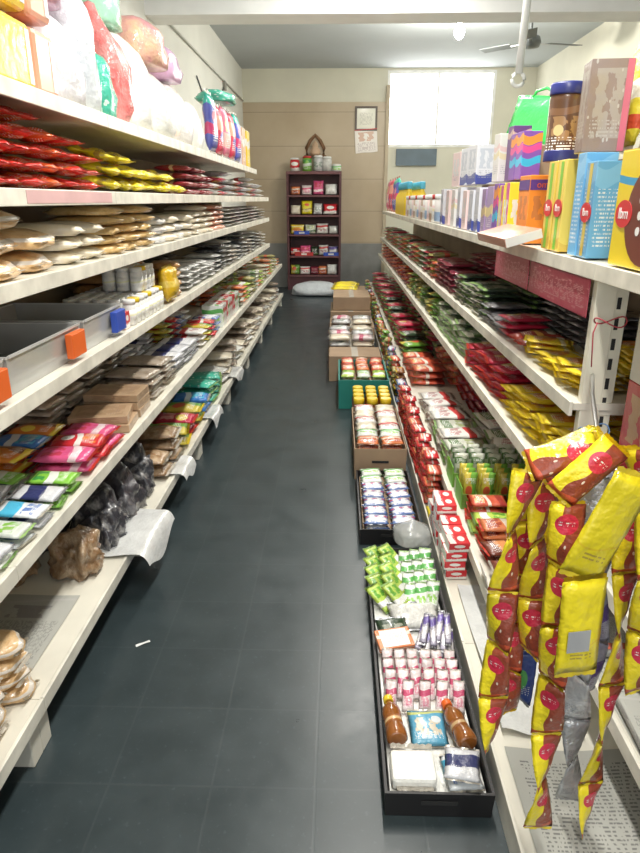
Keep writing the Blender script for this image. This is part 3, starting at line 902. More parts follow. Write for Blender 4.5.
bank([KGF2, KDK, KGF2, KBGF], fr(5.02, 8.6, .275), [LX(.30)], z, lambda i, r: 4 + i % 3, "beyond mid left fourth shelf", parts=False)

# ---- left rack, fifth shelf
z = LZ[4]
S = dict(w=.105, l=.155, t=.02)
sk = [bagkind('sachet', 'sachet', d_, .105, .15, .022, M[m_], M[s_], full=2.2) for d_, m_, s_ in
      (('green sachet', 'green_sachet', 'green_seal'), ('white and green sachet', 'white_green', 'green_seal'), ('cyan and white sachet', 'cyan_white', 'clear_seal'), ('navy and white sachet', 'navy_white', 'silver_seal'))]
for r in range(3):
    for c in range(7):
        for k in range(2):
            kk = sk[[0, 1, 0, 2, 1, 3, 2, 0, 3, 1][(r * 3 + c * 2 + k * 5) % 10]] if c > 2 else sk[[0, 2, 1, 3][(r + c + k) % 4]]
            kk.put((-.975 - r * .185, 1.27 + c * .122, z + .004 + k * .030), (rad(R.uniform(1, 4)), rad(R.uniform(-3, 3)), PI / 2 + rad(R.uniform(-10, 10))),
                   f"{kk.desc}, {'upper' if k else 'lower'} one in {ORD[c]} pile, {ORD[r]} row, left fifth shelf front end")
k1 = [bagkind('noodle_packet', 'packet', d_, .14, .2, .04, M[m_], M[s_]) for d_, m_, s_ in (('orange noodle packet', 'orange_noodle', 'red_seal'), ('blue packet', 'blue_sachet', 'clear_seal'), ('red packet', 'red_biscuit', 'red_seal'), ('pink packet', 'pink_sachet', 'red_seal'))]
bank([k1[3], k1[2]], fr(2.10, 2.5, .15), [-1.0], z, 2, "on left fifth shelf edge", jr=9)
bank([k1[0], k1[1]], fr(2.10, 2.5, .15), [-1.23], z, 2, "mid left fifth shelf", jr=9)
bank([k1[0]], fr(2.10, 2.5, .15), [-1.44 + .05], z + .092, 1, "atop left fifth shelf rear", jr=5) if False else None
KTC = boxkind('card_pack', 'pack', 'flat brown card pack', .19, .25, .035, M['tan_card'])
KPP = bagkind('papad_pack', 'pack', 'brownish papad pack', .21, .24, .032, M['papad'], M['clear_seal'], full=3)
bank([KTC], fr(2.54, 2.98, .21), [-1.03], z, 3, "on left fifth shelf")
bank([KPP], fr(2.54, 2.98, .22), [-1.335], z, 4, "at rear left fifth shelf near cards")
bank([KPP], fr(3.0, 3.56, .23), [-1.04, -1.33], z, lambda i, r: 4 + r, "on left fifth shelf")
KNV = bagkind('film_pack', 'pack', 'navy and white pack', .2, .225, .03, M['navy_white'], M['silver_seal'], full=3)
bank([KNV], fr(3.58, 4.2, .21), [-1.04, -1.33], z, lambda i, r: 3 + r, "on left fifth shelf")
KSB = [bagkind('soap_packet', 'packet', d_, .15, .2, .04, M[m_]) for d_, m_ in (('white and red soap packet', 'white_soap'), ('yellow green packet', 'yellow_green'), ('red biscuit packet', 'red_biscuit'), ('blue striped packet', 'blue_stripe'))]
bank(KSB, fr(4.22, 4.95, .165), [-1.0, -1.23], z, lambda i, r: 3 + r, "mid left fifth shelf", parts=False)
for i, y in enumerate(fr(5.0, 5.9, .075)):
    kk = [('green standing carton', 'white_green'), ('white standing carton', 'white_soap'), ('red standing carton', 'red_box')][[0, 1, 1, 2, 0, 1, 1, 2, 2, 0, 1, 0][i % 12]]
    boxkind('slim_carton', 'carton', kk[0], .065, .16, .17, M[kk[1]]).put((-.98, y, z + .001), (0, 0, rad(-90)), f"{kk[0]}, {ORD[i]} in the row on left fifth shelf")
KF = [bagkind('noodle_packet', 'packet', d_, .2, .24, .04, M[m_]) for d_, m_ in (('green leafy packet', 'white_leaf'), ('orange packet', 'orange_packet'), ('lime bag', 'lime_bag'), ('beige packet', 'pale_flour'), ('olive packet', 'mixed_olive'))]
bank(KF, fr(5.98, 10.1, .24), [-1.01, -1.28], z, lambda i, r: 3 + (i + r) % 3, "at far left fifth shelf", parts=False)

# ---- left rack, bottom shelf
z = LZ[5]
KTB = loafkind('flour_bag', 'bag', 'tan rusk bag', .14, .24, .048, M['tan_flour'], M['clear_seal'])
bank([KTB], [1.20, 1.355, 1.51], [-1.03, -1.29], z, lambda i, r: 5 - (i > 1), "on left bottom shelf", jr=5)
tag(obj('newspaper_sheet', sheet(.50, .40, PAPER, 3, .006), None, None, (-1.20, 1.82, z + .001)), 'grey newspaper sheet lining the bare part of left bottom shelf', 'newspaper')
DKL = [lumpbag(.24, .24, .17, M[m_], 20 + i, 0, .34) for i, m_ in enumerate(['dark_film', 'black_silver', 'brown_film'])]
for i, (x, y, k, sx, lab) in enumerate([(-1.02, 2.06, 2, .8, 'brown lumpy film bag at the near edge of the dark bags, left bottom shelf'),
                              (-1.28, 2.02, 2, .95, 'brown lumpy film bag behind the edge one at newspaper end'),
                              (-1.02, 2.30, 0, .95, 'dark lumpy film bag second along left bottom shelf edge'),
                              (-1.29, 2.27, 1, 1., 'black and silver film bag behind the second dark bag, left bottom shelf'),
                              (-1.02, 2.55, 1, .95, 'black and silver film bag third along left bottom shelf edge'),
                              (-1.29, 2.53, 0, 1., 'dark lumpy film bag behind the third bag, left bottom shelf'),
                              (-1.03, 2.80, 0, .95, 'dark lumpy film bag fourth along left bottom shelf edge'),
                              (-1.29, 2.79, 2, 1., 'brown film bag behind the fourth bag, left bottom shelf')]):
    o = obj('lumpy_bag', DKL[k], None, None, (x, y + .14, z + .001), (0, 0, rad(R.uniform(-20, 20))))
    o.scale = (sx * .94, sx * .86, sx * 1.3)
    tag(o, lab, 'bag')
tag(obj('plastic_flap', sheet(.26, .42, M['whitefilm'], 5, .01, droop=.10), None, None, (LFX[5] - .02 + .01, 2.50, z + .012)), 'white plastic film flap drooping over left bottom shelf edge', 'plastic film')
for i, (y, w_, l_) in enumerate([(3.25, .25, .10), (4.2, .3, .09), (5.3, .36, .08)]):
    tag(obj('plastic_flap', sheet(l_ * 2, w_, M['whitefilm'], 50 + i, .01, droop=.07), None, None, (LFX[5] - .02, y, z + .012)), f'small white film flap hanging over left bottom shelf edge, {ORD[i]} beyond the large flap', 'plastic film')
K6 = [bagkind('chips_packet', 'packet', d_, .2, .24, .06, M[m_], M[s_], full=2.) for d_, m_, s_ in (('yellow snack bag', 'yellow_green', 'yellow_seal'), ('red snack bag', 'crimson_pack', 'red_seal'), ('brown film bag', 'brown_film', 'clear_seal'), ('blue packet', 'blue_sachet', 'clear_seal'), ('green packet', 'teal_pack', 'green_seal') if False else ('green packet', 'green_sachet', 'green_seal'))]
bank([K6[2]], [3.16, 3.38], [-1.02, -1.3], z, 3, "on left bottom shelf")
bank([K6[0], K6[1]], fr(3.50, 4.14, .21), [-1.02, -1.3], z, lambda i, r: 2 + r, "on left bottom shelf", jr=12)
bank([K6[3]], fr(4.16, 4.38, .21), [-1.02, -1.3], z, 2, "on left bottom shelf")
KGR = bagkind('chips_packet', 'packet', 'teal green packet', .2, .24, .05, D.materials['teal_pack'], M['green_seal'], full=2.)
bank([KGR], fr(4.40, 4.84, .21), [-1.02, -1.3], z, lambda i, r: 3, "on left bottom shelf", jr=8)
KG6 = [bagkind('film_bag', 'bag', d_, .24, .26, .06, M[m_], None, full=2.) for d_, m_ in (('grey white film bag', 'grey_film'), ('pale film bag', 'pale_flour'), ('brown film bag', 'papad'))]
bank(KG6, fr(4.88, 10.1, .27), [-1.02, -1.31], z, lambda i, r: 2 + (i + r) % 3, "beyond green packets, left bottom shelf", parts=False, jr=12)

# ================================================================== right rack
FX = Matrix(((0, 0, -1), (-1, 0, 0), (0, 1, 0)))       # lettering facing the aisle
def facing_aisle(o, loc):
    o.matrix_local = Matrix.Translation(loc) @ FX.to_4x4()
def facing_front(o, loc):
    o.matrix_local = Matrix.Translation(loc) @ Matrix(((1, 0, 0), (0, 0, -1), (0, 1, 0))).to_4x4()

z = RZ[0] + .006
CZ = {}
def carton(label, w, d, h, mat, loc, rz=0., flap=None, prints=()):
    """w across X, d along Y, h tall; prints: (name, mesh, side, u, v) laid on the aisle or front face."""
    o = obj('carton', box(w, d, h, mat, .003), None, None, loc, (0, 0, rz))
    tag(o, label, 'carton')
    if flap is not None:
        obj('top_flap', boxes([(-w / 2 + .002, w / 2 - .002, -d / 2 + .002, d / 2 - .002, h + .0001, h + .002)], flap), o)
    last = o
    for nm, me, side, u, v, lift in prints:
        c = obj(nm, me, o)
        if side == 'aisle':
            facing_aisle(c, (-w / 2 - .0006 - lift, d / 2 - u * d, v * h))
        else:
            facing_front(c, (-w / 2 + u * w, -d / 2 - .0006 - lift, v * h))
    return o
CY = prt('yellow_choc_carton', (.86, .66, .02), band=((.05, .36, .62), .735, .80), text=None, wr=.05, coat=.4)
BRO = plain('brown_oval_card', (.17, .035, .02), .35, coat=.4)
CRO = plain('crimson_oval_card', (.60, .02, .10), .35, coat=.4)
ROV = plain('red_oval_card', (.70, .03, .04), .35, coat=.4)
LT = M['lcd']
def rings(n, r_):
    return ellipse(r_, r_, LT)
def choc(label, loc, oval, h=.36, d=.42, ov=(.125, .13)):
    dots = [('printed_dot', ellipse(.011, .011, LT), 'aisle', .40 + .16 * (i % 3), .58 - .13 * (i // 3), .0022) for i in range(9)]
    return carton(label, .11, d, h, CY, loc, 0, M['yellowp'], [
        ('oval_panel', ellipse(ov[1], ov[0], oval), 'aisle', .50, .45, 0.),
        ('badge', ellipse(.052, .036, ROV), 'aisle', .16, .46, .0014),
        ('lettering', text('lbm', .042, LT), 'aisle', .16, .46, .0030)] + dots)
choc('yellow chocolate carton with brown oval and red badge, at right edge of top shelf', (.835, 1.715, z), BRO, h=.30)
choc('yellow carton with crimson oval and red badge stacked on the brown-oval carton', (.84, 1.66, z + .304), CRO, h=.30, d=.36)
BC = prt('blue_carton', (.14, .42, .72), text=(.75, .82, .88), tr=(.15, .85, .12, .72), band=((.22, .52, .80), .76, .95), wr=.05)
YS = prt('yellow_wafer_carton', (.80, .62, .12), text=None, wr=.05, band=((.70, .48, .08), .0, .12))
def wafer(label, loc, w, d, h, mat, stripe=None, badge_side='aisle'):
    pr_ = []
    if stripe is not None:
        pr_.append(('stripe', boxes([(-d * .14, d * .14, -h * .48, h * .48, 0, .0008)], stripe), 'aisle', .5, .5, 0.))
    pr_.append(('badge', ellipse(.045, .030, ROV), badge_side, .5, .48, .0012))
    pr_.append(('lettering', text('lbm', .034, LT), badge_side, .5, .48, .0026))
    return carton(label, w, d, h, mat, loc, 0, None, pr_)
wafer('blue wafer carton with yellow side and red badge beside yellow chocolate carton', (.82, 2.135, z),   .085, .085, .285, BC, YS)
carton('taller blue carton behind the badged blue carton on right top shelf', .10, .075, .315, BC, (.83, 2.235, z))
GST = plain('lime_stripe', (.25, .62, .06), .35, coat=.3)
wafer('yellow wafer carton with lime stripe, nearer the blue cartons', (.82, 2.41, z), .085, .09, .305, YS, GST)
wafer('yellow wafer carton with lime stripe, farther from the blue cartons', (.82, 2.52, z), .085, .09, .305, YS, GST)
OC = prt('orange_choc_carton', (.80, .27, .04), pic=((.55, .20, .06), .35, .7), text=None, wr=.05)
PB = plain('purple_print', (.12, .05, .28), .35, coat=.3)
def orange(label, loc):
    return carton(label, .12, .16, .27, OC, loc, 0, None, [
        ('purple_band', boxes([(-.058, .058, -.02, .02, 0, .001)], PB), 'front', .5, .86, 0.), ('lettering', text('ome', .036, M['orangep']), 'front', .5, .86, .0014),
        ('purple_band', boxes([(-.078, .078, -.02, .02, 0, .001)], PB), 'aisle', .5, .86, 0.)])
orange('orange carton with purple lettered band beside yellow wafer cartons', (.845, 2.90, z))
o = obj('chocolate_carton', box(.14, .50, .035, prt('salmon_card', (.74, .34, .24), spots=((.78, .42, .32), 5, .3), text=(.82, .5, .4), wr=.05), .003), None, None, (.698, 2.75, z + .022), (0, rad(-16), 0))
tag(o, 'flat salmon carton lying tilted over the right top shelf edge', 'carton')
obj('white_side', boxes([(-.068, .068, -.2508, -.2503, .001, .034)], M['white']), o)
PMC = prt('purple_magenta_carton', (.22, .09, .42), band=[((.80, .30, .05), .74, .92), ((.70, .08, .30), .58, .72), ((.05, .45, .70), .30, .46)], text=None, wr=.05)
YMC = prt('yellow_magenta_carton', (.80, .66, .05), side=((.55, .08, .30), .55), pic=((.7, .7, .65), .2, .7), text=None, wr=.05)
WHC = prt('white_pastel_carton', (.80, .79, .78), band=[((.80, .72, .50), .50, .62), ((.80, .60, .60), .66, .76)], text=(.5, .5, .55), wr=.05)
WBC = prt('white_navy_carton', (.66, .68, .74), band=((.06, .08, .32), .02, .26), pic=((.50, .54, .62), .4, .9), text=(.3, .32, .4), wr=.05)
PUC = prt('mauve_carton', (.34, .24, .44), band=((.62, .50, .25), .4, .6), text=(.7, .65, .7), wr=.05)
PNC = prt('pale_pink_carton', (.74, .58, .58), pic=((.60, .60, .62), .3, .8), text=(.4, .3, .4), wr=.05)
row = [(3.22, YMC, .25, 'yellow and magenta carton beyond salmon carton on right top shelf'), (3.32, YMC, .24, 'second yellow and magenta carton beyond salmon carton'), (3.43, PMC, .25, 'purple and orange carton in lower row beside the yellow-magenta ones'),
       (3.56, PUC, .24, 'mauve carton in lower row, first beyond the purple one'), (3.70, PUC, .23, 'mauve carton in lower row, second beyond the purple one'), (3.88, WBC, .24, 'white and navy carton in lower row, first after mauve ones'),
       (4.06, WBC, .23, 'white and navy carton in lower row, second after mauve ones'), (4.26, PNC, .23, 'pale pink carton in lower row after white-navy ones'), (4.46, WBC, .25, 'white and navy carton beyond the first pale pink one'),
       (4.68, WHC, .24, 'white pastel carton in lower row beyond white-navy ones'), (4.92, PNC, .24, 'pale pink carton beyond the lower white pastel one'), (5.18, WBC, .25, 'white and navy carton beyond the second pale pink one')]
for y, m, h, lb in row:
    carton(lb, .11, .085 if y < 3.5 else .12, h, m, (.845, y, z), rad(R.uniform(-3, 3)))
zt = z + .262
# upper tier stands on rear cartons
for i, (y, d, h) in enumerate([(2.20, .38, .30), (2.62, .38, .30), (3.08, .46, .262), (3.58, .46, .42), (4.15, .55, .262)]):
    boxkind('shipping_carton', 'carton', 'x', .16, d, h, M['card'], [('tape', boxes([(-.02, .02, -d / 2, d / 2, h + .0002, h + .001)], M['clear_seal']), (0, 0, 0), (0, 0, 0))]).put((1.005, y, z), (0, 0, 0), f"brown shipping carton hidden behind the front row, {ORD[i]} along right top shelf")
carton('purple and orange carton standing tall beside chocolate jar, nearer', .09, .085, .205, PMC, (.88, 3.24, zt + .002), rad(4))
carton('purple and orange carton standing tall, second from chocolate jar', .09, .085, .205, PMC, (.88, 3.35, zt + .002), rad(4))
carton('dark purple carton peeking above the purple-orange pair', .09, .085, .25, prt('dark_purple_carton', (.14, .06, .22), band=((.55, .40, .35), .80, .9), text=None, wr=.05), (.89, 3.47, zt + .002), rad(3))
carton('white pastel-banded carton standing in the upper row', .10, .09, .235, WHC, (.885, 3.70, zt + .002), rad(6))
carton('grey white navy-footed carton in upper row, nearer of three', .12, .16, .225, WBC, (.885, 4.30, zt + .002), rad(8))
carton('grey white navy-footed carton in upper row, middle of three', .12, .16, .225, WBC, (.885, 4.56, zt + .002), rad(6))
carton('grey white navy-footed carton in upper row, last of three', .12, .20, .22, PNC, (.885, 4.86, zt + .002), rad(5))
# jar
o = obj('chocolate_jar', lathe([(.05, .0), (.06, .008), (.06, .04), (.059, .05), (.059, .20), (.06, .21), (.056, .225), (.05, .23)], M['jarbrown'], 24), None, None, (.825, 2.60, z + .307))
tag(o, 'round brown chocolate jar with navy lid on the right top shelf cartons', 'jar')
NAVY = plain('navy_lid', (.03, .04, .22), .35)
obj('lid', lathe([(.061, .222), (.062, .228), (.062, .256), (.057, .262)], NAVY, 24), o)
obj('foot_band', lathe([(.0605, .001), (.0612, .004), (.0612, .034), (.0605, .038)], NAVY, 24), o)
GRC = prt('taupe_carton', (.34, .25, .22), pic=((.46, .40, .36), .15, .9), spots=((.60, .56, .52), 6, .16), text=(.55, .5, .47), wr=.3, coat=.8)
carton('taupe brown carton in clear wrap standing on the blue cartons', .13, .10, .265, GRC, (.85, 2.30, z + .319), rad(-6), None, [('pink_spine', boxes([(-.01, .01, -.13, .13, 0, .001)], plain('pink_spine', (.72, .18, .28), .4)), 'front', .9, .5, 0.)])
YWB = prt('yellow_white_film', (.80, .68, .06), band=[((.82, .80, .72), .4, .6), ((.72, .10, .05), .12, .25)], text=None, wr=.9)
for i, (y, hh) in enumerate([(2.10, .34), (2.36, .32), (2.70, .26)]):
    k = bagkind('snack_bag', 'bag', 'yellow and white film bag', .22, hh, .08, YWB, M['clear_seal'], n=1)
    k.put((1.01, y, z + .305 + hh * .57), (rad(80), 0, rad(-90)), f"yellow and white film bag standing behind the jar, {ORD[i]} from the crimson carton")
o = obj('green_bag', pouch(.36, .22, .06, M['green_net'], 91, wrk=.2), None, None, (1.01, 3.56, z + .42 + .125), (rad(78), rad(8), rad(-60)))
tag(o, 'bright green film bag standing behind the purple cartons', 'bag')
obj('bag_handle', tube([(-.07, .10, .03), (-.06, .13, .03), (0, .145, .03), (.06, .13, .03), (.07, .10, .03)], .007, M['green_net']), o)
# far end of the top shelf
FARK = [prt('far_white_tub', (.74, .72, .70), band=((.30, .42, .62), .1, .5), text=None, wr=0), PNC, prt('far_brown_tub', (.45, .33, .26), band=((.7, .66, .6), .4, .7), text=None, wr=0), WHC]
tubm = [lathe([(.05, 0), (.058, .006), (.058, .17), (.05, .18)], m, 18) for m in FARK]
lidm = lathe([(.056, .181), (.060, .184), (.060, .212), (.05, .216)], M['white'], 18)
lidr = lathe([(.056, .181), (.060, .184), (.060, .212), (.05, .216)], M['redp'], 18)
for i, y in enumerate(fr(5.35, 7.8, .15)):
    for r in range(2):
        o = obj('plastic_tub', tubm[(i * 3 + r) % 4], None, None, (.83 + r * .14, y, z))
        tag(o, f"{['white and blue', 'pale pink', 'brown', 'white pastel'][(i * 3 + r) % 4]} tub, {ORD[i]} in {'front' if r == 0 else 'second'} row of tubs, right top shelf", 'tub')
        obj('lid', lidr if (i + r) % 4 == 1 else lidm, o)
YCB = lathe([(.05, 0), (.055, .005), (.055, .16), (.022, .22), (.022, .235)], M['yellowp'], 18)
CYC = lathe([(.025, .2355), (.03, .237), (.03, .29), (.024, .30)], plain('cyan_cap', (.10, .50, .72), .3), 18)
for i, y in enumerate(fr(7.9, 9.1, .15)):
    for r in range(2):
        o = obj('cleaner_bottle', YCB, None, None, (.83 + r * .15, y, z), (0, 0, R.random()))
        o.scale = (1.2, 1.2, 1.25)
        tag(o, f"yellow cleaner bottle with cyan cap, {ORD[i]} in {'front' if r == 0 else 'rear'} row, right top shelf", 'bottle')
        obj('cap', CYC, o)
for i, (y, m, c) in enumerate([(9.3, D.materials['blue_detergent'], 'blue and teal'), (9.6, D.materials['blue_detergent'], 'blue and teal'), (9.95, D.materials['red_detergent'], 'red'), (10.35, D.materials['red_detergent'], 'red'), (10.8, D.materials['pink_detergent'], 'pink')]):
    bagkind('detergent_bag', 'detergent bag', c, .26, .42, .10, m, M['red_seal'], n=1).put((.86, y, z + .24), (rad(86), 0, rad(-90)), f"{c} detergent bag at far right top shelf, {ORD[i]} beyond the yellow bottles")
carton('pale red carton lying on the far red detergent bags', .3, .7, .12, D.materials['pink_detergent'], (.98, 10.2, z + .58), 0) if False else None

# valance under the near end of the top shelf
VAL = prt('maroon_banner', (.30, .02, .05), spots=((.50, .16, .18), 7, .22), text=(.55, .25, .26), tr=(.05, .95, .2, .8), wr=.1, coat=.3, band=((.42, .05, .09), .0, .5))
vb = tag(obj('hanging_banner', boxes([(0, .003, 1.96, 2.58, 0, .115)], VAL), None, None, (.752, 0, RZ[0] - .042 - .1155)), 'maroon printed banner strip with pale script hanging under the right top shelf', 'banner')
vb2 = obj('second_panel', boxes([(-.001, .002, 2.60, 3.15, .0, .115)], VAL), vb)

# ---- right rack, second shelf (from the front)
z = RZ[1]
RW = "on right rack's second shelf"
KYO = bagkind('noodle_sachet', 'sachet', 'yellow noodle sachet', .125, .17, .022, M['yellow_orange'], M['yellow_seal'], full=2.)
bank([KYO], fr(2.0, 2.62, .128), [RX(1, .20)], z, lambda i, r: 3, RW, rz=-PI / 2, jr=14, rx=-4)
bank([KYO], fr(2.0, 2.5, .128), [RX(1, .20, 1)], z, lambda i, r: 5, "at rear right second shelf", rz=-PI / 2, jr=8)
KRR = bagkind('red_roll', 'packet', 'red brown roll pack', .10, .215, .055, M['red_roll'], M['red_seal'], full=2.)
for i, y in enumerate([2.70, 2.82]):
    KRR.put((RX(1, .25), y, z + .003), (0, 0, -PI / 2 + rad(4)), f"long red brown roll pack beyond yellow sachets, {'nearer' if i == 0 else 'farther'} one, right second shelf")
KBS = bagkind('film_pack', 'pack', 'black silver pack', .18, .20, .032, M['black_silver'], M['silver_seal'], full=2.4)
KRS = bagkind('film_pack', 'pack', 'silver and crimson pack', .18, .20, .032, M['crimson_pack'], M['silver_seal'], full=2.4)
bank([KBS], fr(2.56, 3.3, .19), [1.135], z, lambda i, r: 5, "at rear right second shelf", rz=-PI / 2, jr=8)
bank([KRS, KBS, KBS], fr(2.90, 3.45, .185), [RX(1, .23)], z, 3, RW, rz=-PI / 2, jr=8)
KGB = bagkind('tea_pack', 'pack', 'green black pack', .20, .215, .030, M['green_black'], M['clear_seal'], full=2.6)
bank([KGB], fr(3.48, 4.3, .205), [RX(1, .25), 1.14], z, lambda i, r: 5 + r, RW, rz=-PI / 2, jr=4)
KMF = bagkind('foil_pack', 'pack', 'maroon foil pack', .2, .22, .036, M['maroon_foil'], full=2.4)
bank([KMF], fr(4.35, 5.2, .21), [RX(1, .23), 1.12], z, lambda i, r: 5 + r, RW, rz=-PI / 2, parts=False)
KRM = [bagkind('spice_packet', 'packet', d_, .22, .25, .045, M[m_], full=2.2) for d_, m_ in (('red wafer packet', 'red_wafer'), ('olive packet', 'mixed_olive'), ('crimson packet', 'crimson_pack'), ('green leaf packet', 'white_leaf'), ('dark green packet', 'green_black'))]
bank(KRM, fr(5.25, 11.2, .25), [RX(1, .27)], z, lambda i, r: 4 + (i * 3) % 3, RW, rz=-PI / 2, parts=False, jr=8)

# ---- right rack, third shelf
z = RZ[2]
RW = "on right rack's third shelf"
KYP = bagkind('snack_packet', 'packet', 'yellow snack packet', .13, .19, .032, M['yellow_orange'], M['yellow_seal'], full=2.)
bank([KYP], fr(1.98, 2.78, .135), [RX(2, .22)], z, lambda i, r: 4, RW, rz=-PI / 2, jr=12, rx=-4)
bank([KYP], fr(1.98, 2.78, .135), [RX(2, .22, 1)], z, lambda i, r: 3, "at rear right third shelf", rz=-PI / 2, jr=8) 
KCP = bagkind('spice_packet', 'packet', 'crimson snack packet', .16, .22, .038, M['crimson_pack'], M['red_seal'], full=2.2)
bank([KCP], fr(2.80, 3.6, .165), [RX(2, .25), RX(2, .25, 1)], z, lambda i, r: 4 + (i % 2), RW, rz=-PI / 2, jr=10)
KWL = bagkind('herb_packet', 'packet', 'pale green packet', .17, .22, .036, M['white_leaf'], M['green_seal'], full=2.2)
bank([KWL], fr(3.64, 4.75, .175), [RX(2, .25), RX(2, .25, 1)], z, lambda i, r: 4 + (i + r) % 2, RW, rz=-PI / 2, jr=8)
KG3 = [bagkind('tea_packet', 'packet', d_, .21, .23, .045, M[m_], full=2.2) for d_, m_ in (('green black packet', 'green_black'), ('yellow green packet', 'yellow_green'), ('olive packet', 'mixed_olive'), ('maroon packet', 'maroon_foil'), ('red wafer packet', 'red_wafer'))]
bank([KG3[0], KG3[1], KG3[2]], fr(4.8, 7.0, .235), [RX(2, .25), RX(2, .25, 1)], z, lambda i, r: 3 + (i + r) % 2, RW, rz=-PI / 2, parts=False, jr=10)
bank([KG3[3], KG3[4]], fr(7.05, 11.2, .26), [RX(2, .25)], z, lambda i, r: 3 + i % 2, RW, rz=-PI / 2, parts=False, jr=10)

# ---- right rack, fourth shelf
z = RZ[3]
RW = "on right rack's fourth shelf"
KLC = bagkind('labelled_pack', 'pack', 'tan pack', .11, .17, .05, M['choc_orange'], M['clear_seal'], full=2.4)
KLC.put((RX(3, .17) + .01, 2.10, z + .02), (rad(-6), 0, -PI / 2), 'choc brown pack behind white label card at near end of right fourth shelf')
tag(obj('label_card', boxes([(0, .003, -.055, .055, 0, .062)], M['label_card'], .001), None, None, (RFX[3] + .008, 2.08, z + .006), (0, rad(-14), 0)), 'white label card propped at near end of right fourth shelf', 'card')
K4 = [bagkind('biscuit_packet', 'packet', d_, .115, .16, .035, M[m_], M[s_], full=2.2) for d_, m_, s_ in (('choc orange packet', 'choc_orange', 'red_seal'), ('orange packet', 'orange_packet', 'red_seal'), ('lime packet', 'lime_bag', 'green_seal'), ('red wafer packet', 'red_wafer', 'red_seal'))]
bank([K4[0], K4[1], K4[2], K4[3]], fr(2.20, 2.66, .118), [RX(3, .19), RX(3, .19, 1), RX(3, .19, 2)], z, lambda i, r: 2 + (r + i) % 2, RW, rz=-PI / 2, jr=9, names=('front', 'middle', 'rear'))
GLAB = plain('green_tray_card', (.16, .52, .04), .5)
def displaytray(label, y, d, w=.52, lift=0.):
    o = obj('display_tray', opentray(w, d, .075, .004, prt('green_tray_side', (.16, .30, .06), text=None, wr=0, coat=.1)), None, None, (RFX[3] + .03 + w / 2, y, z + .001))
    tag(o, label, 'tray')
    c = obj('front_card', boxes([(-w / 2 - .0035, -w / 2 - .0005, -d / 2, d * .25, .0, .105)], GLAB, .001), o)
    c['label'] = 'bright lime green front card'
    return o
KYG = bagkind('sachet', 'sachet', 'yellow sachet', .065, .15, .045, M['yellow_green'], full=2.)
KWG = bagkind('sachet', 'sachet', 'white leaf sachet', .065, .15, .045, M['white_leaf'], full=2.)
for tname, y, kk, dd in (('nearer', 2.79, KYG, .20), ('farther', 3.04, KWG, .22)):
    displaytray(f'green display tray of upright sachets, {tname} one, right fourth shelf', y, dd)
    for j in range(3):
        for i in range(6):
            kk.put((RFX[3] + .075 + i * .083, y - dd / 2 + .045 + j * (dd - .09) / 2, z + .084), (rad(90), rad(0), 0) if False else (rad(-86), 0, 0), f"{kk.desc} in {tname} green display tray, {ORD[i]} from aisle in {ORD[j]} row")
KW4 = bagkind('white_packet', 'packet', 'white papery packet', .16, .22, .04, M['white_leaf'] if False else M['white_soap'], M['clear_seal'], full=2.2)
bank([KWL, KW4], fr(3.20, 3.85, .175), [RX(3, .25), RX(3, .25, 1)], z, lambda i, r: 3, RW, rz=-PI / 2, jr=10)
KMB = bagkind('red_bag', 'bag', 'maroon red bag', .19, .26, .06, M['maroon_foil'], M['red_seal'], full=2.)
bank([KMB], fr(3.9, 4.7, .2), [RX(3, .29, 1)], z, 4, RW, rz=-PI / 2, jr=8)
bank([KW4], fr(3.9, 4.4, .17), [RX(3, .25)], z, 2, RW + " edge", rz=-PI / 2, jr=8)
KPR = bagkind('red_bag', 'bag', 'pale red bag', .19, .26, .05, M['red_wafer'], None, full=2.)
bank([KPR], fr(4.72, 5.6, .2), [RX(3, .26), RX(3, .26, 1)], z, 3, RW, rz=-PI / 2, jr=8)
bank([KG3[1], KG3[0], KRM[2]], fr(5.65, 11.2, .25), [RX(3, .26), RX(3, .26, 1)], z, lambda i, r: 3 + (i + r) % 3, RW, rz=-PI / 2, parts=False, jr=10)

# ---- base deck row: packs stacked against the shelf
z = .09
tag(obj('plastic_sheet', sheet(.24, .78, M['whitefilm'], 8, .03), None, None, (.625, 1.90, z + .002)), 'crumpled white plastic sheet covering the near end of right base deck', 'plastic sheet')
KRB = boxkind('soap_box', 'box', 'red and white soap box', .082, .088, .042, M['red_box'], [('white_end', boxes([(-.04, .04, -.0445, -.0441, .004, .038)], M['white']), (0, 0, 0), (0, 0, 0))])
bank([KRB], fr(2.34, 2.86, .087), [.508], z, lambda i, r: [4, 4, 5, 5, 5, 4][i % 6], "on the right base deck", rz=PI / 2 - PI, jr=3, noun='stack')
tag(obj('yellow_packet', pouch(.085, .12, .03, M['yellow_back'], 3), None, None, (.508, 2.94, z + .003 + .0), (0, 0, 0)), 'yellow packet between red soap boxes and red wafer packs, right base deck', 'packet')
KRWF = bagkind('wafer_pack', 'packet', 'red wafer pack', .122, .072, .032, M['red_wafer'], M['red_seal'], full=2.6)
KRBI = bagkind('wafer_pack', 'packet', 'red biscuit pack', .122, .072, .032, M['red_biscuit'], M['red_seal'], full=2.6)
bank([KRWF, KRBI], fr(3.02, 4.7, .132), [.507], z, lambda i, r: 6 + i % 2, "on right base deck", rz=-PI / 2, jr=5, noun='stack')
KBM = [bagkind('wafer_pack', 'packet', d_, .16, .076, .045, M[m_], None, full=2.6) for d_, m_ in (('blue striped pack', 'blue_stripe'), ('orange pack', 'orange_noodle'), ('olive pack', 'mixed_olive'), ('red pack', 'red_wafer'), ('yellow pack', 'yellow_green'))]
bank(KBM, fr(4.75, 11.2, .2), [.507], z, lambda i, r: 4 + i % 2, "on right base deck", rz=-PI / 2, jr=5, parts=False, noun='stack')

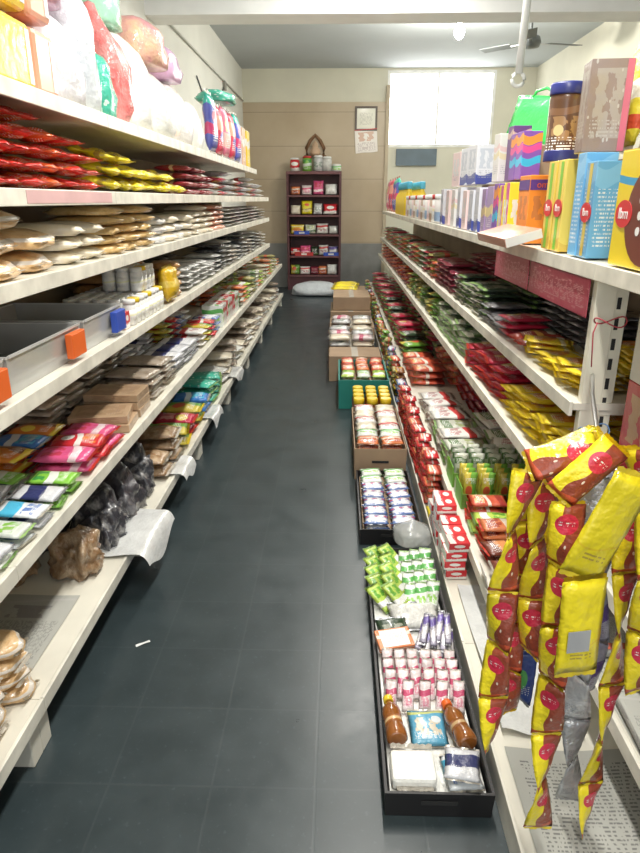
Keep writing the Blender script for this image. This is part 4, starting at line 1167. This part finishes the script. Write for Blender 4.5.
# ---- near bay: newspapers and hung stock
for i, (zz, x, y, w_, l_) in enumerate([(.09, .86, 1.02, .72, .92), (NEARZ[3], 1.01, 1.22, .50, 1.28), (NEARZ[2], 1.04, 1.22, .44, 1.28)]):
    tag(obj('newspaper_sheet', sheet(w_, l_ * .96, PAPER, 30 + i, .004, ny=8), None, None, (x, y, zz + .002), (0, 0, PI)), ['printed newspaper spread on the near base deck at right, lowest of three', 'printed newspaper lining the lower near shelf at right', 'printed newspaper lining the upper near shelf at right'][i], 'newspaper')
for i, (x, y, a) in enumerate([(.95, 1.72, 0), (.93, 1.30, 0)]):
    o = obj('folded_newspaper', box(.34, .24, .03, PAPER, .01), None, None, (x, y, NEARZ[3] + .010), (0, 0, rad(3 - 5 * i)))
    tag(o, f"folded newspaper lying on the lower near shelf at right, {'farther' if i == 0 else 'nearer'} one", 'newspaper')
    obj('red_banner', boxes([(-.168, .168, -.118, -.09, .0301, .0306)], plain('paper_red', (.45, .10, .06), .8)), o)
RCB = prt('red_photo_carton', (.62, .03, .03), pic=((.60, .32, .14), .45, .9), band=((.70, .06, .05), .0, .35), text=(.8, .6, .4), wr=.2, coat=.7)
carton('tall red carton with food pictures beside the slotted post', .20, .24, .318, RCB, (.965, 1.735, NEARZ[1] + .006))
carton('plain cream carton standing on the tall red carton by the post', .20, .24, .27, plain('cream_carton', (.74, .70, .60), .5), (.965, 1.735, NEARZ[1] + .326))
# strings round the post
STRB = plain('blue_string', (.14, .26, .50), .7)
STRR = plain('red_string', (.45, .06, .08), .7)
def loop(zc, r1, mat, label, tail=0):
    pts = []
    for i in range(25):
        a = 2 * PI * i / 24
        pts.append((.798 + .046 * math.cos(a), 1.886 + .032 * math.sin(a), zc + .012 * math.sin(2 * a + r1)))
    o = obj('string_hanging', tube(pts, .0022, mat, 5), None, None)
    tag(o, label, 'string')
    obj('loose_end', tube([(.755, 1.87, zc), (.745, 1.865, zc - .03), (.752, 1.86, zc - .07 - tail)], .0020, mat, 5), o)
loop(.93, .3, STRB, 'blue string tied round the slotted post, upper loop')
loop(.875, 1.2, STRB, 'blue string tied round the slotted post, lower loop', .04)
loop(1.265, .8, STRR, 'red string tied round the slotted post near its top', .06)

# ---- strips of linked sachets hanging at the near end
hook = obj('hanging_rod', tube([(.795, 1.95, 1.09), (.70, 1.7, 1.10), (.575, 1.32, 1.095), (.555, 1.16, 1.09)], .006, STEEL, 10))
tag(hook, 'thin steel hook rod reaching from the slotted post to carry the sachet strips', 'rod')
obj('end_knob', lathe([(.005, 0), (.011, .004), (.011, .012), (.004, .018)], STEEL, 12), hook, None, (.555, 1.16, 1.09), (rad(90), 0, 0))
SP = {}
TWA = rad(60)
for nm, m, s_ in (('yellow', 'strip_print', 'yellow_seal'), ('back', 'strip_back', 'silver_seal'), ('purple', 'strip_purple', 'silver_seal'), ('blue', 'strip_blue', 'silver_seal'), ('plainyellow', 'yellow_back', 'yellow_seal')):
    SP[nm] = ({q: [pouch(.068, .132, .022, M[m], 60 + i, full=2.4, wrk=.22, ends=False, twist=q * TWA) for i in range(2)] for q in (-1, 0, 1)}, crimp(.064, .007, M[s_], n=12))
class Line:
    """Smooth curve through (x, z) knots, walked by arc length."""
    def __init__(s, kn):
        k = [Vector(kn[0]) * 2 - Vector(kn[1])] + [Vector(q) for q in kn] + [Vector(kn[-1]) * 2 - Vector(kn[-2])]
        s.p = []
        for i in range(1, len(k) - 2):
            for j in range(20):
                t = j / 20
                a, b_, c, d = k[i - 1], k[i], k[i + 1], k[i + 2]
                s.p.append(.5 * ((2 * b_) + (c - a) * t + (2 * a - 5 * b_ + 4 * c - d) * t * t + (3 * b_ - a - 3 * c + d) * t ** 3))
        s.p.append(k[-2])
        s.l = [0]
        for i in range(1, len(s.p)):
            s.l.append(s.l[-1] + (s.p[i] - s.p[i - 1]).length)
    def at(s, d):
        d = min(max(d, 0), s.l[-1])
        for i in range(1, len(s.l)):
            if s.l[i] >= d:
                f = (d - s.l[i - 1]) / max(1e-9, s.l[i] - s.l[i - 1])
                return s.p[i - 1].lerp(s.p[i], f)
        return s.p[-1]
def strip(label, y0, kn, kind, tw0=0., sc=1., signs=None, flat=1, seed=0):
    """Linked sachets along a hanging line, each with a half twist."""
    r = random.Random(seed)
    ln = Line(kn)
    root = empty('hanging_sachet_strip', (kn[0][0], y0, kn[0][1]))
    tag(root, label, 'sachet strip', 'sachet strips on the hook rod')
    pit = .136 * sc
    n = max(2, int(ln.l[-1] / pit + .4))
    pit = ln.l[-1] / n
    th = tw0
    for i in range(n):
        s = pit * (i + .5)
        q0, q1, qc = ln.at(s - pit * .45), ln.at(s + pit * .45), ln.at(s)
        t = Vector((q1.x - q0.x, 0, q1.y - q0.y)).normalized()
        p = Vector((qc.x - kn[0][0], 0, qc.y - kn[0][1]))
        up = max(0, 1 - abs(t.z) * 1.2)
        ref = Vector((0, -1, up * 1.1)).normalized()
        side = t.cross(ref).normalized()
        nrm = side.cross(t).normalized()
        sg = 0 if i < flat else (signs[i % len(signs)] if signs else r.choice((-1, 1)))
        if abs(th + sg * 60) > 95:
            sg = -sg
        q = Matrix.Rotation(rad(th + sg * 30), 3, t)
        th += sg * 60
        nz_ = q @ nrm
        y_ = -t
        x_ = y_.cross(nz_)
        kk = kind[min(i, len(kind) - 1)] if isinstance(kind, (list, tuple)) else kind
        ms, cm = SP[kk]
        o = obj('sachet', ms[sg][i % 2], root)
        o.matrix_local = Matrix.Translation(p - nz_ * .011) @ Matrix((x_, y_, nz_)).transposed().to_4x4() @ Matrix.Diagonal((sc, pit / .136, 1, 1))
        if kk != 'yellow':
            o['label'] = {'back': 'silver grey back of a sachet', 'purple': 'silver and purple sachet', 'blue': 'dark blue sachet with green badge', 'plainyellow': 'plain yellow back of a sachet'}[kk]
            if kk == 'plainyellow' and i == 1:
                b_ = obj('bar_panel', boxes([(-.022, .012, -.03, .0, .0225, .0232)], M['silver_seal']), o)
                b_['label'] = 'small silver printed panel'
        obj('end_seal', cm, o, None, (0, .0655, .011), (0, sg * TWA / 2, 0))
        obj('end_seal', cm, o, None, (0, -.0655, .011), (0, sg * TWA / 2, PI))
Y, B_, P_ = 'yellow', 'back', 'purple'
strip('yellow and brown sachet strip hanging farthest into the aisle', 1.14, [(.50, 1.15), (.43, 1.14), (.37, 1.09), (.35, .91), (.35, .67), (.355, .43)], Y, 0, .95, None, 1, 3)
strip('yellow and brown sachet strip just behind the one farthest into the aisle', 1.22, [(.53, 1.13), (.47, 1.13), (.42, 1.06), (.405, .87), (.40, .66), (.41, .45)], Y, 40, .95, None, 1, 5)
strip('short yellow and brown sachet strip between the two long ones on the aisle side', 1.175, [(.53, 1.145), (.47, 1.125), (.42, 1.06), (.42, .90), (.43, .66)], Y, 10, 1., None, 1, 8)
strip('long yellow and brown sachet strip hanging lowest in the middle of the bunch', 1.10, [(.525, 1.155), (.47, 1.135), (.44, 1.04), (.45, .83), (.46, .57), (.475, .23)], Y, 0, 1., None, 1, 11)
strip('strip of large plain yellow sachet backs in front of the bunch', 1.04, [(.545, 1.135), (.505, 1.09), (.475, .97), (.47, .85), (.48, .72)], ['plainyellow'], -8, 1.32, [0, 0, 1], 2, 2)
strip('silver and purple sachet strip beside the plain yellow one', 1.27, [(.575, 1.07), (.59, .99), (.595, .84), (.61, .63), (.62, .47)], P_, 20, 1., None, 1, 4)
strip('silver grey backed sachet strip hanging almost to the floor', 1.255, [(.545, 1.05), (.555, .85), (.575, .64), (.60, .31), (.61, .14)], B_, 10, 1., None, 1, 6)
strip('yellow and brown sachet strip hanging lowest, on the rack side of the bunch', 1.19, [(.545, 1.12), (.575, 1.11), (.605, 1.05), (.615, .88), (.63, .54), (.625, .31), (.625, .12)], Y, 50, 1., None, 1, 7)
strip('yellow and brown sachet strip nearest the rack, at the photo edge', 1.12, [(.55, 1.155), (.59, 1.11), (.625, .93), (.65, .61)], Y, 40, 1., None, 1, 9)
strip('dark blue sachet strip half hidden behind the aisle side strips', 1.31, [(.50, 1.0), (.48, .82), (.465, .65), (.47, .41)], 'blue', 0, 1., None, 1, 10)
strip('yellow and brown sachet strip hidden at the back of the bunch', 1.29, [(.54, 1.09), (.50, 1.05), (.495, .88), (.51, .61)], Y, 60, 1., None, 1, 12)

# ================================================================== floor trays
def tray(name, label, x0, x1, y0, y1, h, mat, cat='tray', t=.008):
    o = obj(name, opentray(x1 - x0, y1 - y0, h, t, mat, .004), None, None, ((x0 + x1) / 2, (y0 + y1) / 2, .001))
    tag(o, label, cat)
    hh = min(h * .5, .05)
    obj('hand_grip', boxes([(-.05, .05, -(y1 - y0) / 2 - .006, -(y1 - y0) / 2 - .0045, h * .55, h * .55 + .014)], DARK), o)
    return o
TZ = .012
tray('floor_tray', 'long black tray of mixed packets on the floor nearest the camera', .145, .435, 1.31, 2.60, .085, BLACK)
# a raised liner keeps the goods near the rim
o = tag(obj('tray_liner', box(.265, 1.262, .05, M['grey_film'], .002), None, None, (.29, 1.955, TZ)), 'grey film liner under the goods in the nearest floor tray', 'liner')
z = TZ + .051
o = obj('white_block_pack', box(.125, .105, .045, M['white_block'], .012), None, None, (.225, 1.385, z))
tag(o, 'white square block pack at the near corner of the front floor tray', 'pack')
obj('film_fold', crimp(.12, .02, M['clear_seal']), o, None, (0, .05, .046))
obj('film_fold', crimp(.10, .016, M['clear_seal']), o, None, (0, -.053, .02), (0, 0, PI))
KBW = bagkind('detergent_pack', 'packet', 'white blue packet', .10, .12, .03, M['cyan_white'], M['clear_seal'])
KBW.put((.362, 1.385, z + .002), (0, 0, rad(6)), 'white and blue packet beside the white block pack in front tray')
bagkind('snack_packet', 'packet', 'pale packet', .10, .11, .024, M['navy_white'], M['clear_seal']).put((.362, 1.385, z + .034), (0, 0, rad(-10)), 'pale printed packet lying on the white and blue packet, front tray')
def oilbottle(label, x, y, a):
    o = obj('oil_bottle', lathe([(.024, 0), (.031, .006), (.031, .035), (.027, .05), (.027, .08), (.030, .095), (.028, .118), (.013, .142), (.012, .150)], M['oil'], 20), None, None, (x, y, z + .040), (rad(-90), 0, a))
    tag(o, label, 'bottle')
    obj('cap', lathe([(.0135, .1505), (.016, .152), (.016, .170), (.013, .173)], M['yellowp'] if 'left' in label else M['orangep'], 16), o)
    obj('bottle_label', lathe([(.0275, .052), (.0275, .079)], prt('oil_wrap', (.34, .12, .03), band=((.6, .4, .2), .3, .7), text=None, wr=0), 20), o)
oilbottle('amber oil bottle with yellow cap lying at the left side of front tray', .190, 1.47, rad(6))
oilbottle('amber oil bottle with orange cap lying at the right side of front tray', .395, 1.46, rad(14))
for nm, y, kx in (('photo_packet', 1.545, 0),):
    bagkind('photo_packet', 'packet', 'blue photo packet', .115, .12, .025, M['photo_pack'], M['clear_seal'], n=1).put((.288, y, z + .004), (rad(10), 0, rad(2)), 'blue packet with a food photo between the two amber bottles')
KPK = bagkind('pink_packet', 'packet', 'pink white packet', .038, .095, .018, M['pink_white'], M['clear_seal'], n=3)
for j, (y, n_) in enumerate([(1.655, 5), (1.715, 6), (1.775, 6), (1.83, 6)]):
    for i in range(n_):
        KPK.put((.185 + i * (.215 / (n_ - 1)), y, z + .014 + .006 * (3 - j)), (rad(38 + R.uniform(-4, 4)), rad(R.uniform(-3, 3)), rad(R.uniform(-10, 4))), f"pink and white packet, {ORD[i]} from the aisle in {ORD[j]} row, front tray")
KCARD = boxkind('label_pack', 'pack', 'x', .13, .085, .022, M['orange_packet'], [('white_label', boxes([(-.05, .05, -.036, .036, .0221, .0226)], M['label_card']), (0, 0, 0), (0, 0, 0), 'white printed label')])
KCARD.put((.215, 1.925, z + .034), (rad(14), 0, rad(14)), 'orange pack with white label card lying by the pink packets, front tray')
bagkind('dark_packet', 'packet', 'dark packet', .12, .12, .03, M['green_black'], M['silver_seal']).put((.22, 2.00, z + .012), (rad(10), 0, rad(10)), 'dark green printed packet behind the white label card, front tray')
KPS = bagkind('stick_packet', 'packet', 'purple stick', .026, .13, .014, M['purple_stick'], M['silver_seal'], full=2.)
for i in range(8):
    for k in range(2):
        KPS.put((.318 + i * .0135 * 1.0 + (.0 if k else .004), 1.90 + .015 * (i % 3) + .05 * k, z + .006 + .018 * (i % 2) + .034 * k), (rad(18), 0, rad(-20 + 5 * (i % 4))), 'silver purple stick packet in the loose bundle at right of front tray', 'purple stick packets, front tray')
bagkind('film_bag', 'bag', 'grey bag', .2, .14, .035, M['grey_film'], M['silver_seal']).put((.31, 2.10, z + .004), (rad(8), 0, rad(4)), 'grey shiny film bag between purple sticks and green sachets')
KGS = bagkind('green_sachet', 'sachet', 'lime green sachet', .075, .125, .024, M['lime_bag'], M['green_seal'], n=3)
KGW = bagkind('green_sachet', 'sachet', 'green and white sachet', .055, .12, .022, M['white_green'], M['green_seal'], n=3)
for j in range(5):
    for i in range(2):
        KGS.put((.185 + i * .062, 2.20 + j * .075, z + .022 + .012 * i), (rad(24), rad(0), rad(38 + R.uniform(-6, 6))), f"lime green sachet, {ORD[j]} row, {'aisle' if i == 0 else 'inner'} column, front tray")
    for i in range(3):
        if j < 4:
            KGW.put((.305 + i * .043, 2.20 + j * .085, z + .024 + .008 * i), (rad(32), 0, rad(-8 + R.uniform(-4, 4))), f"green and white sachet, {ORD[j]} row, {ORD[i]} from the lime ones, front tray")
o = tag(obj('clear_bag', lumpbag(.17, .15, .10, M['clearfilm'], 77, 1), None, None, (.36, 2.66, .09)), 'crumpled clear plastic bag between the first and second floor trays', 'bag')

tray('floor_tray', 'dark tray of blue striped packs, second floor tray from the camera', .125, .425, 2.78, 3.50, .085, BLACK)
o = tag(obj('tray_liner', box(.272, .69, .04, M['card'], .002), None, None, (.275, 3.14, TZ)), 'brown card liner under the blue striped packs', 'liner')
z2 = TZ + .041
KBL = bagkind('soap_packet', 'packet', 'blue striped packet', .12, .085, .03, M['blue_stripe'], M['silver_seal'], n=3)
KGB2 = bagkind('soap_packet', 'packet', 'green and white packet', .12, .085, .03, M['white_green'], M['green_seal'], n=2)
for j in range(7):
    for i in range(2):
        for k in range(2):
            kk = KBL if j < 5 else KGB2
            kk.put((.205 + i * .135, 2.845 + j * .098, z2 + .003 + k * .034), (rad(3), 0, rad(10 + R.uniform(-14, 10))), f"{kk.desc}, {'upper' if k else 'lower'}, {ORD[j]} row, {'aisle' if i == 0 else 'inner'} side, second floor tray")
tray('floor_tray', 'brown carton tray of white and orange packets, third floor tray', .115, .42, 3.56, 4.36, .20, M['card'], t=.006)
o = tag(obj('tray_liner', box(.28, .77, .145, M['card'], .002), None, None, (.267, 3.96, TZ)), 'brown card block raising the packets in third floor tray', 'liner')
z3 = TZ + .146
K3 = [bagkind('biscuit_packet', 'packet', d_, .135, .11, .04, M[m_], M['clear_seal']) for d_, m_ in (('orange white packet', 'orange_packet'), ('green white packet', 'white_green'), ('white packet', 'white_soap'), ('pale packet', 'pale_flour'))]
for j in range(6):
    for i in range(2):
        for k in range(2):
            kk = K3[0] if j == 0 else K3[1] if j == 1 else K3[(j + i + k) % 2 + 2]
            kk.put((.195 + i * .145, 3.635 + j * .128, z3 + .003 + k * .045), (rad(3), 0, rad(R.uniform(-8, 8))), f"{kk.desc}, {'upper' if k else 'lower'}, {ORD[j]} row, {'aisle' if i == 0 else 'inner'} side, third floor tray")
carton('red standing carton between the third floor tray and red wafer stacks', .022, .16, .20, D.materials['red_detergent'], (.440, 3.68, .001)) if False else None
JB = lathe([(.038, 0), (.044, .006), (.044, .11), (.034, .135), (.034, .145)], M['oil'], 16)
JC = lathe([(.036, .1455), (.040, .147), (.040, .175), (.036, .178)], M['yellowp'], 16)
for j in range(4):
    for i in range(3):
        o = obj('honey_jar', JB, None, None, (.165 + i * .098, 4.47 + j * .1, .001))
        o.scale = (1, 1, 1.35)
        tag(o, f"amber jar with yellow cap, {ORD[j]} row, {ORD[i]} from the aisle, behind third floor tray", 'jar')
        obj('cap', JC, o)
tray('crate', 'teal crate of green and orange packets on the floor', .02, .42, 4.95, 5.65, .24, M['teal'], cat='crate', t=.012)
o = tag(obj('crate_filler', box(.36, .66, .17, M['card'], .002), None, None, (.22, 5.30, .016)), 'card filler raising the packets in teal crate', 'liner')
K5 = [bagkind('noodle_packet', 'packet', d_, .11, .175, .045, M[m_], M[s_]) for d_, m_, s_ in (('green white packet', 'white_green', 'green_seal'), ('lime packet', 'lime_bag', 'green_seal'), ('orange red packet', 'orange_packet', 'red_seal'), ('red wafer packet', 'red_wafer', 'red_seal'))]
for j in range(3):
    for i in range(3):
        for k in range(2):
            kk = K5[(i + k) % 2] if j == 0 else K5[2 + (i + k) % 2]
            kk.put((.095 + i * .125, 5.07 + j * .225, .19 + k * .05), (rad(2), 0, rad(R.uniform(-5, 5))), f"{kk.desc}, {'upper' if k else 'lower'}, {ORD[j]} row, {ORD[i]} from aisle, teal crate")
KCB = [('brown cardboard box', M['card']), ('brown cardboard box', M['card'])]
def cbox(label, x, y, w, d, h, zz=.001):
    o = obj('cardboard_box', box(w, d, h, M['card'], .004), None, None, (x, y, zz))
    tag(o, label, 'box')
    obj('tape', boxes([(-.03, .03, -d / 2, d / 2, h + .0003, h + .001)], M['clear_seal']), o)
    return o
cbox('brown cardboard box on the floor just beyond the teal crate', .17, 5.98, .48, .40, .24)
K7 = [bagkind('sugar_packet', 'packet', d_, .2, .2, .06, M[m_], M[s_]) for d_, m_, s_ in (('silver packet', 'silver', 'silver_seal'), ('pale packet', 'pale_flour', 'clear_seal'), ('pink and white packet', 'pink_white', 'clear_seal'))]
cbox('brown cardboard box under the loose silver packets', .15, 6.62, .46, .70, .20)
for j in range(3):
    for i in range(2):
        for k in range(2):
            kk = K7[(i + j + k) % 3]
            kk.put((.03 + i * .235, 6.38 + j * .24, .204 + k * .065), (0, 0, rad(90 + R.uniform(-10, 10))), f"{kk.desc}, {'upper' if k else 'lower'}, {ORD[j]} row, {'aisle' if i == 0 else 'inner'} side, on box beyond teal crate")
cbox('brown cardboard box with packets spilled on top, second beyond the crate', .17, 7.4, .5, .6, .26)
for j in range(2):
    for i in range(2):
        K7[(i + 2 * j) % 3].put((.05 + i * .235, 7.28 + j * .26, .264), (0, 0, rad(90 + R.uniform(-8, 8))), f"{K7[(i + 2 * j) % 3].desc} on second brown box, {ORD[j]} row, {'aisle' if i == 0 else 'inner'} side")
cbox('brown cardboard box, lower one of the far pair on the floor', .17, 8.3, .5, .8, .30)
cbox('brown cardboard box, upper one of the far pair on the floor', .18, 8.35, .46, .7, .16, .305)
cbox('farthest brown cardboard box on the floor by the right rack', .18, 9.4, .46, .8, .38)
for i in range(3):
    bagkind('snack_packet', 'packet', 'yellow packet', .24, .34, .07, M['yellow_back'], M['yellow_seal']).put((.1 + .02 * i, 9.2 + i * .27, .384), (0, 0, rad(90)), f"yellow packet lying on the farthest floor box, {ORD[i]} one")

# ================================================================== back wall
MAR = plain('maroon_wood', (.10, .035, .04), .5)
MAR2 = plain('maroon_shelf', (.16, .06, .065), .5)
cx0, cx1, cy0, cy1, ch = -.93, .06, 12.22, 12.58, 2.08
cb = empty('shelf_cabinet', ((cx0 + cx1) / 2, cy0, 0))
tag(cb, 'dark maroon shelf cabinet of small goods against the back wall', 'cabinet')
hw = (cx1 - cx0) / 2
obj('side_panel', boxes([(-hw, -hw + .04, 0, .36, .001, ch - .05)], MAR), cb)
obj('side_panel', boxes([(hw - .04, hw, 0, .36, .001, ch - .05)], MAR), cb)
obj('top_panel', boxes([(-hw, hw, 0, .36, ch - .0499, ch)], MAR2), cb)
obj('back_panel', boxes([(-hw + .0401, hw - .0401, .34, .36, .001, ch - .0501)], MAR), cb)
CSZ = [.27, .62, 1.0, 1.34, 1.68]
for q in CSZ:
    obj('shelf', boxes([(-hw + .0401, hw - .0401, .005, .3399, q - .03, q)], MAR2), cb)
obj('plinth', boxes([(-hw + .0401, hw - .0401, .03, .05, .001, .2399)], MAR), cb)
CG = {.27: [('yellow_green', .18, .17, 'olive packet'), ('white_soap', .2, .14, 'white packet'), ('maroon_foil', .16, .14, 'maroon packet'), ('orange_packet', .16, .15, 'peach packet'), ('grey_film', .2, .18, 'grey packet')],
      .62: [('red_biscuit', .18, .13, 'red packet'), ('pink_sachet', .2, .17, 'pink packet'), ('green_black', .14, .15, 'dark green packet'), ('white_soap', .18, .18, 'white packet'), ('purple_stick', .18, .16, 'purple packet')],
      1.0: [('yellow_orange', .26, .16, 'amber packet'), ('white_leaf', .2, .16, 'white green packet'), ('white_soap', .22, .18, 'white packet'), ('grey_film', .17, .14, 'grey packet')],
      1.34: [('pale_flour', .18, .16, 'beige packet'), ('yellow_snack', .2, .24, 'yellow packet'), ('silver', .16, .19, 'silver packet'), ('red_box', .26, .18, 'red packet')],
      1.68: [('orange_packet', .17, .14, 'orange packet'), ('pink_white', .18, .16, 'pale pink packet'), ('pink_sachet', .19, .24, 'pink packet'), ('grey_film', .22, .18, 'grey packet')]}
SN = {.27: 'lowest', .62: 'second lowest', 1.0: 'middle', 1.34: 'second highest', 1.68: 'top'}
for q, lst in CG.items():
    tw_ = sum(a[1] for a in lst)
    gapc = (.90 - tw_) / (len(lst) + 1) if tw_ < .88 else .004
    x = cx0 + .045 + gapc
    for m_, w_, h_, d_ in lst:
        w2 = w_ if tw_ < .88 else w_ * .86 / tw_
        k = bagkind('small_packet', 'packet', d_, w2, h_, .07, M[m_], None, n=1)
        k.put((x + w2 / 2, cy0 + .16, q + h_ * .5 + .004), (rad(80), 0, rad(R.uniform(-4, 4))), f"{d_} standing on the {SN[q]} shelf of the maroon cabinet")
        x += w2 + gapc
for q, x, m, c in ((1.0, -.66, M['bluep'], 'blue'), (.62, -.62, M['redp'], 'red'), (.62, -.12, M['bluep'], 'blue')):
    o = tag(obj('small_box', opentray(.34 if c == 'red' else .28, .08, .06, .005, m), None, None, (x, cy0 + .055, q + .001)), f"low {c} open box at the front of the {SN[q]} cabinet shelf", 'box')
    obj('front_label', boxes([(-.05, .05, -.0415, -.0405, .015, .045)], M['label_card']), o)
# jars and ornament on top
for i, (x, m, c, h) in enumerate([(-.78, 'red_box', 'red', .22), (-.56, 'green_sachet', 'green', .25), (-.36, 'silver', 'silver', .26), (-.20, 'grey_film', 'grey', .24), (.02 - .05, 'white_green', 'pale green', .12)]):
    o = obj('storage_jar', lathe([(.06, 0), (.085, .01), (.085, h * .8), (.07, h * .88)], M[m], 16), None, None, (x, cy0 + .16, ch + .001))
    tag(o, f"{c} jar standing on top of the maroon cabinet", 'jar')
    obj('lid', lathe([(.072, h * .885), (.078, h * .89), (.078, h), (.06, h * 1.03)], M['white'] if c != 'green' else M['redp'], 16), o)
    if i == 4:
        break
o = empty('wall_shrine_mount', (-.42, YB - .12, ch + .26))
tag(o, 'small brown wall shrine with a pale figure mounted above the cabinet', 'shrine')
WOODD = plain('shrine_wood', (.22, .11, .05), .6)
obj('shelf', boxes([(-.20, .20, -.06, .075, 0, .02)], WOODD), o)
obj('arch_frame', tube([(-.15, .05, .02), (-.16, .05, .14), (-.09, .05, .27), (0, .05, .36), (.09, .05, .27), (.16, .05, .14), (.15, .05, .02)], .03, WOODD), o)
obj('figure', lathe([(.075, .021), (.095, .06), (.085, .12), (.05, .15), (.055, .19), (.03, .24), (.01, .26)], plain('pale_clay', (.62, .42, .28), .5), 16), o, None, (0, -.01, 0))
o = empty('picture_frame', (.49, YB - .062, 2.97))
tag(o, 'small dark framed certificate hanging on the back wall', 'picture')
obj('frame', boxes([(-.20, .20, 0, .02, -.20, -.165), (-.20, .20, 0, .02, .165, .20), (-.20, -.165, 0, .02, -.165, .165), (.165, .20, 0, .02, -.165, .165)], plain('dark_frame', (.14, .11, .09), .5)), o)
obj('print', boxes([(-.164, .164, .008, .0195, -.164, .164)], prt('certificate', (.66, .64, .54), text=(.4, .38, .32), tr=(.15, .85, .2, .8), wr=0, coat=.3)), o)
o = obj('wall_calendar_hanging', sheet(.40, .38, prt('calendar_print', (.80, .74, .68), pic=((.62, .40, .30), .5, .9), text=(.4, .3, .3), tr=(.1, .9, .08, .45), wr=0, coat=.3), 6, .006), None, None, (.50, YB - .052, 2.60), (rad(90), rad(-4), 0))
tag(o, 'pale printed calendar hanging below the framed certificate', 'calendar')
obj('top_bar', boxes([(-.20, .20, .185, .20, .0065, .012)], M['redp']), o)
o = obj('sack', lumpbag(.86, .52, .24, prt('white_sack', (.66, .70, .74), text=None, grain=((.58, .62, .66), 8, .4, .7), wr=.8, coat=.2), 15), None, None, (-.36, 11.55, .001), (0, 0, rad(-6)))
tag(o, 'white filled sack lying on the floor before the cabinet', 'sack')
obj('tied_neck', lathe([(.06, 0), (.03, .05), (.035, .08), (.07, .16)], D.materials['white_sack'], 12), o, None, (.40, 0, .09), (rad(0), rad(80), 0))
# bulb, pipe, fan, wires
BX, BYY, BZ = 1.46, 9.0, 3.62
o = obj('hanging_bulb', lathe([(.02, 0), (.05, .03), (.065, .075), (.055, .12), (.03, .155), (.025, .17)], emis('bulb_glass', (1, .98, .92), 30.), 18), None, None, (BX, BYY, BZ - .17))
tag(o, 'bright glowing bulb hanging from the ceiling before the window', 'bulb')
obj('socket', lathe([(.028, .1705), (.030, .175), (.03, .21), (.012, .23)], M['white'], 14), o)
obj('cord', tube([(0, 0, .231), (.0, 0, ZC - BZ + .169)], .006, M['white'], 6), o)
lp = D.lights.new('bulb_light', 'POINT')
lp.energy = 130
lp.shadow_soft_size = .07
lp.color = (1, .97, .88)
lo = D.objects.new('bulb_light', lp)
COL.objects.link(lo)
lo.location = (BX, BYY + .05, BZ - .30)
o = obj('hanging_pipe', tube([(1.31, 5.3, 2.47), (1.33, 5.3, 3.1), (1.36, 5.3, ZC - .001)], .027, plain('white_pipe', (.86, .88, .86), .4), 14))
tag(o, 'white pipe hanging down from the ceiling above the right rack', 'pipe')
obj('hook', tube([(1.31 + .045 * math.sin(a), 5.3, 2.43 - .045 * math.cos(a)) for a in [i * PI / 6 for i in range(-5, 6)]], .014, D.materials['white_pipe'], 10), o)
fx, fy, fz = 2.33, 9.0, 3.42
fan = empty('ceiling_fan', (fx, fy, fz))
tag(fan, 'dark ceiling fan with three blades beyond the white pipe', 'ceiling fan')
FD = plain('fan_grey', (.10, .11, .11), .45)
obj('motor', lathe([(.03, -.07), (.11, -.06), (.13, -.01), (.11, .05), (.03, .07)], FD, 20), fan)
obj('down_rod', tube([(0, 0, .07), (0, 0, ZC - fz - .001)], .014, FD), fan)
for a in (15, 135, 255):
    bl = obj('blade', boxes([(.24, .68, -.07, .07, -.012, -.004)], FD, .003), fan, None, (0, 0, 0), (rad(8), 0, rad(a)))
    obj('blade_arm', boxes([(.10, .26, -.02, .02, -.022, -.0125)], STEEL, .002), bl)
o = obj('hanging_wire', tube([(2.42, 5.6, 1.95 + .2), (2.40, 5.6, 3.0), (2.41, 5.6, ZC - .001)], .006, FD, 6))
tag(o, 'thin dark wire dropping from the ceiling at the right', 'wire')
o = obj('wall_wire_cord', tube([(XL + .012, 8.6, 3.0), (XL + .014, 8.9, 2.86), (XL + .014, 9.2, 2.95), (XL + .014, 9.5, 2.84), (XL + .014, 10.2, 2.95), (XL + .014, 10.6, 3.2)], .009, FD, 6))
tag(o, 'loose dark wire looping along the left wall', 'wire')
obj('junction_box', boxes([(XL + .002, XL + .04, 10.55, 10.67, 3.14, 3.26)], plain('junction', (.30, .29, .26), .6)), o)
tag(obj('paper_scrap', sheet(.012, .055, M['white'], 90, .003, 2, 4), None, None, (-.73, 2.01, .001), (0, 0, rad(-55))), 'tiny pale paper scrap lying alone on the dark floor by the left rack', 'scrap')

# ------------------------------------------------------------------ light
wd = D.worlds.new('world')
SC.world = wd
wd.use_nodes = True
wd.node_tree.nodes['Background'].inputs[0].default_value = (.93, .97, 1, 1)
wd.node_tree.nodes['Background'].inputs[1].default_value = .6
def area(loc, rot, sx, sy, p, col=(1, .97, .9)):  # makes the overhead tubes and the added shopfront fill
    l = D.lights.new('tube_and_fill', 'AREA')
    l.shape = 'RECTANGLE'
    l.size, l.size_y = sx, sy
    l.energy = p
    l.color = col
    o = D.objects.new('tube_and_fill', l)
    COL.objects.link(o)
    o.location = loc
    o.rotation_euler = rot
area((.2, .4, 3.5), (0, 0, 0), .12, 1.3, 70)
area((.3, 2.8, 3.4), (0, 0, 0), .12, 1.3, 75)
area((.3, 5.6, 3.6), (0, 0, 0), .12, 1.3, 65)
area((.6, 8.6, 3.65), (0, 0, 0), .12, 1.3, 40)
def shopfront_fill(loc, rot, sx, sy, p, col=(.95, .98, 1)):
    area(loc, rot, sx, sy, p, col)
shopfront_fill((0, -2.7, 1.9), (rad(90), 0, 0), 3.2, 2.2, 45)  # unseen fill lamp added behind the camera to brighten the packs' near sides
SC.view_settings.view_transform = 'Standard'
SC.view_settings.exposure = .04
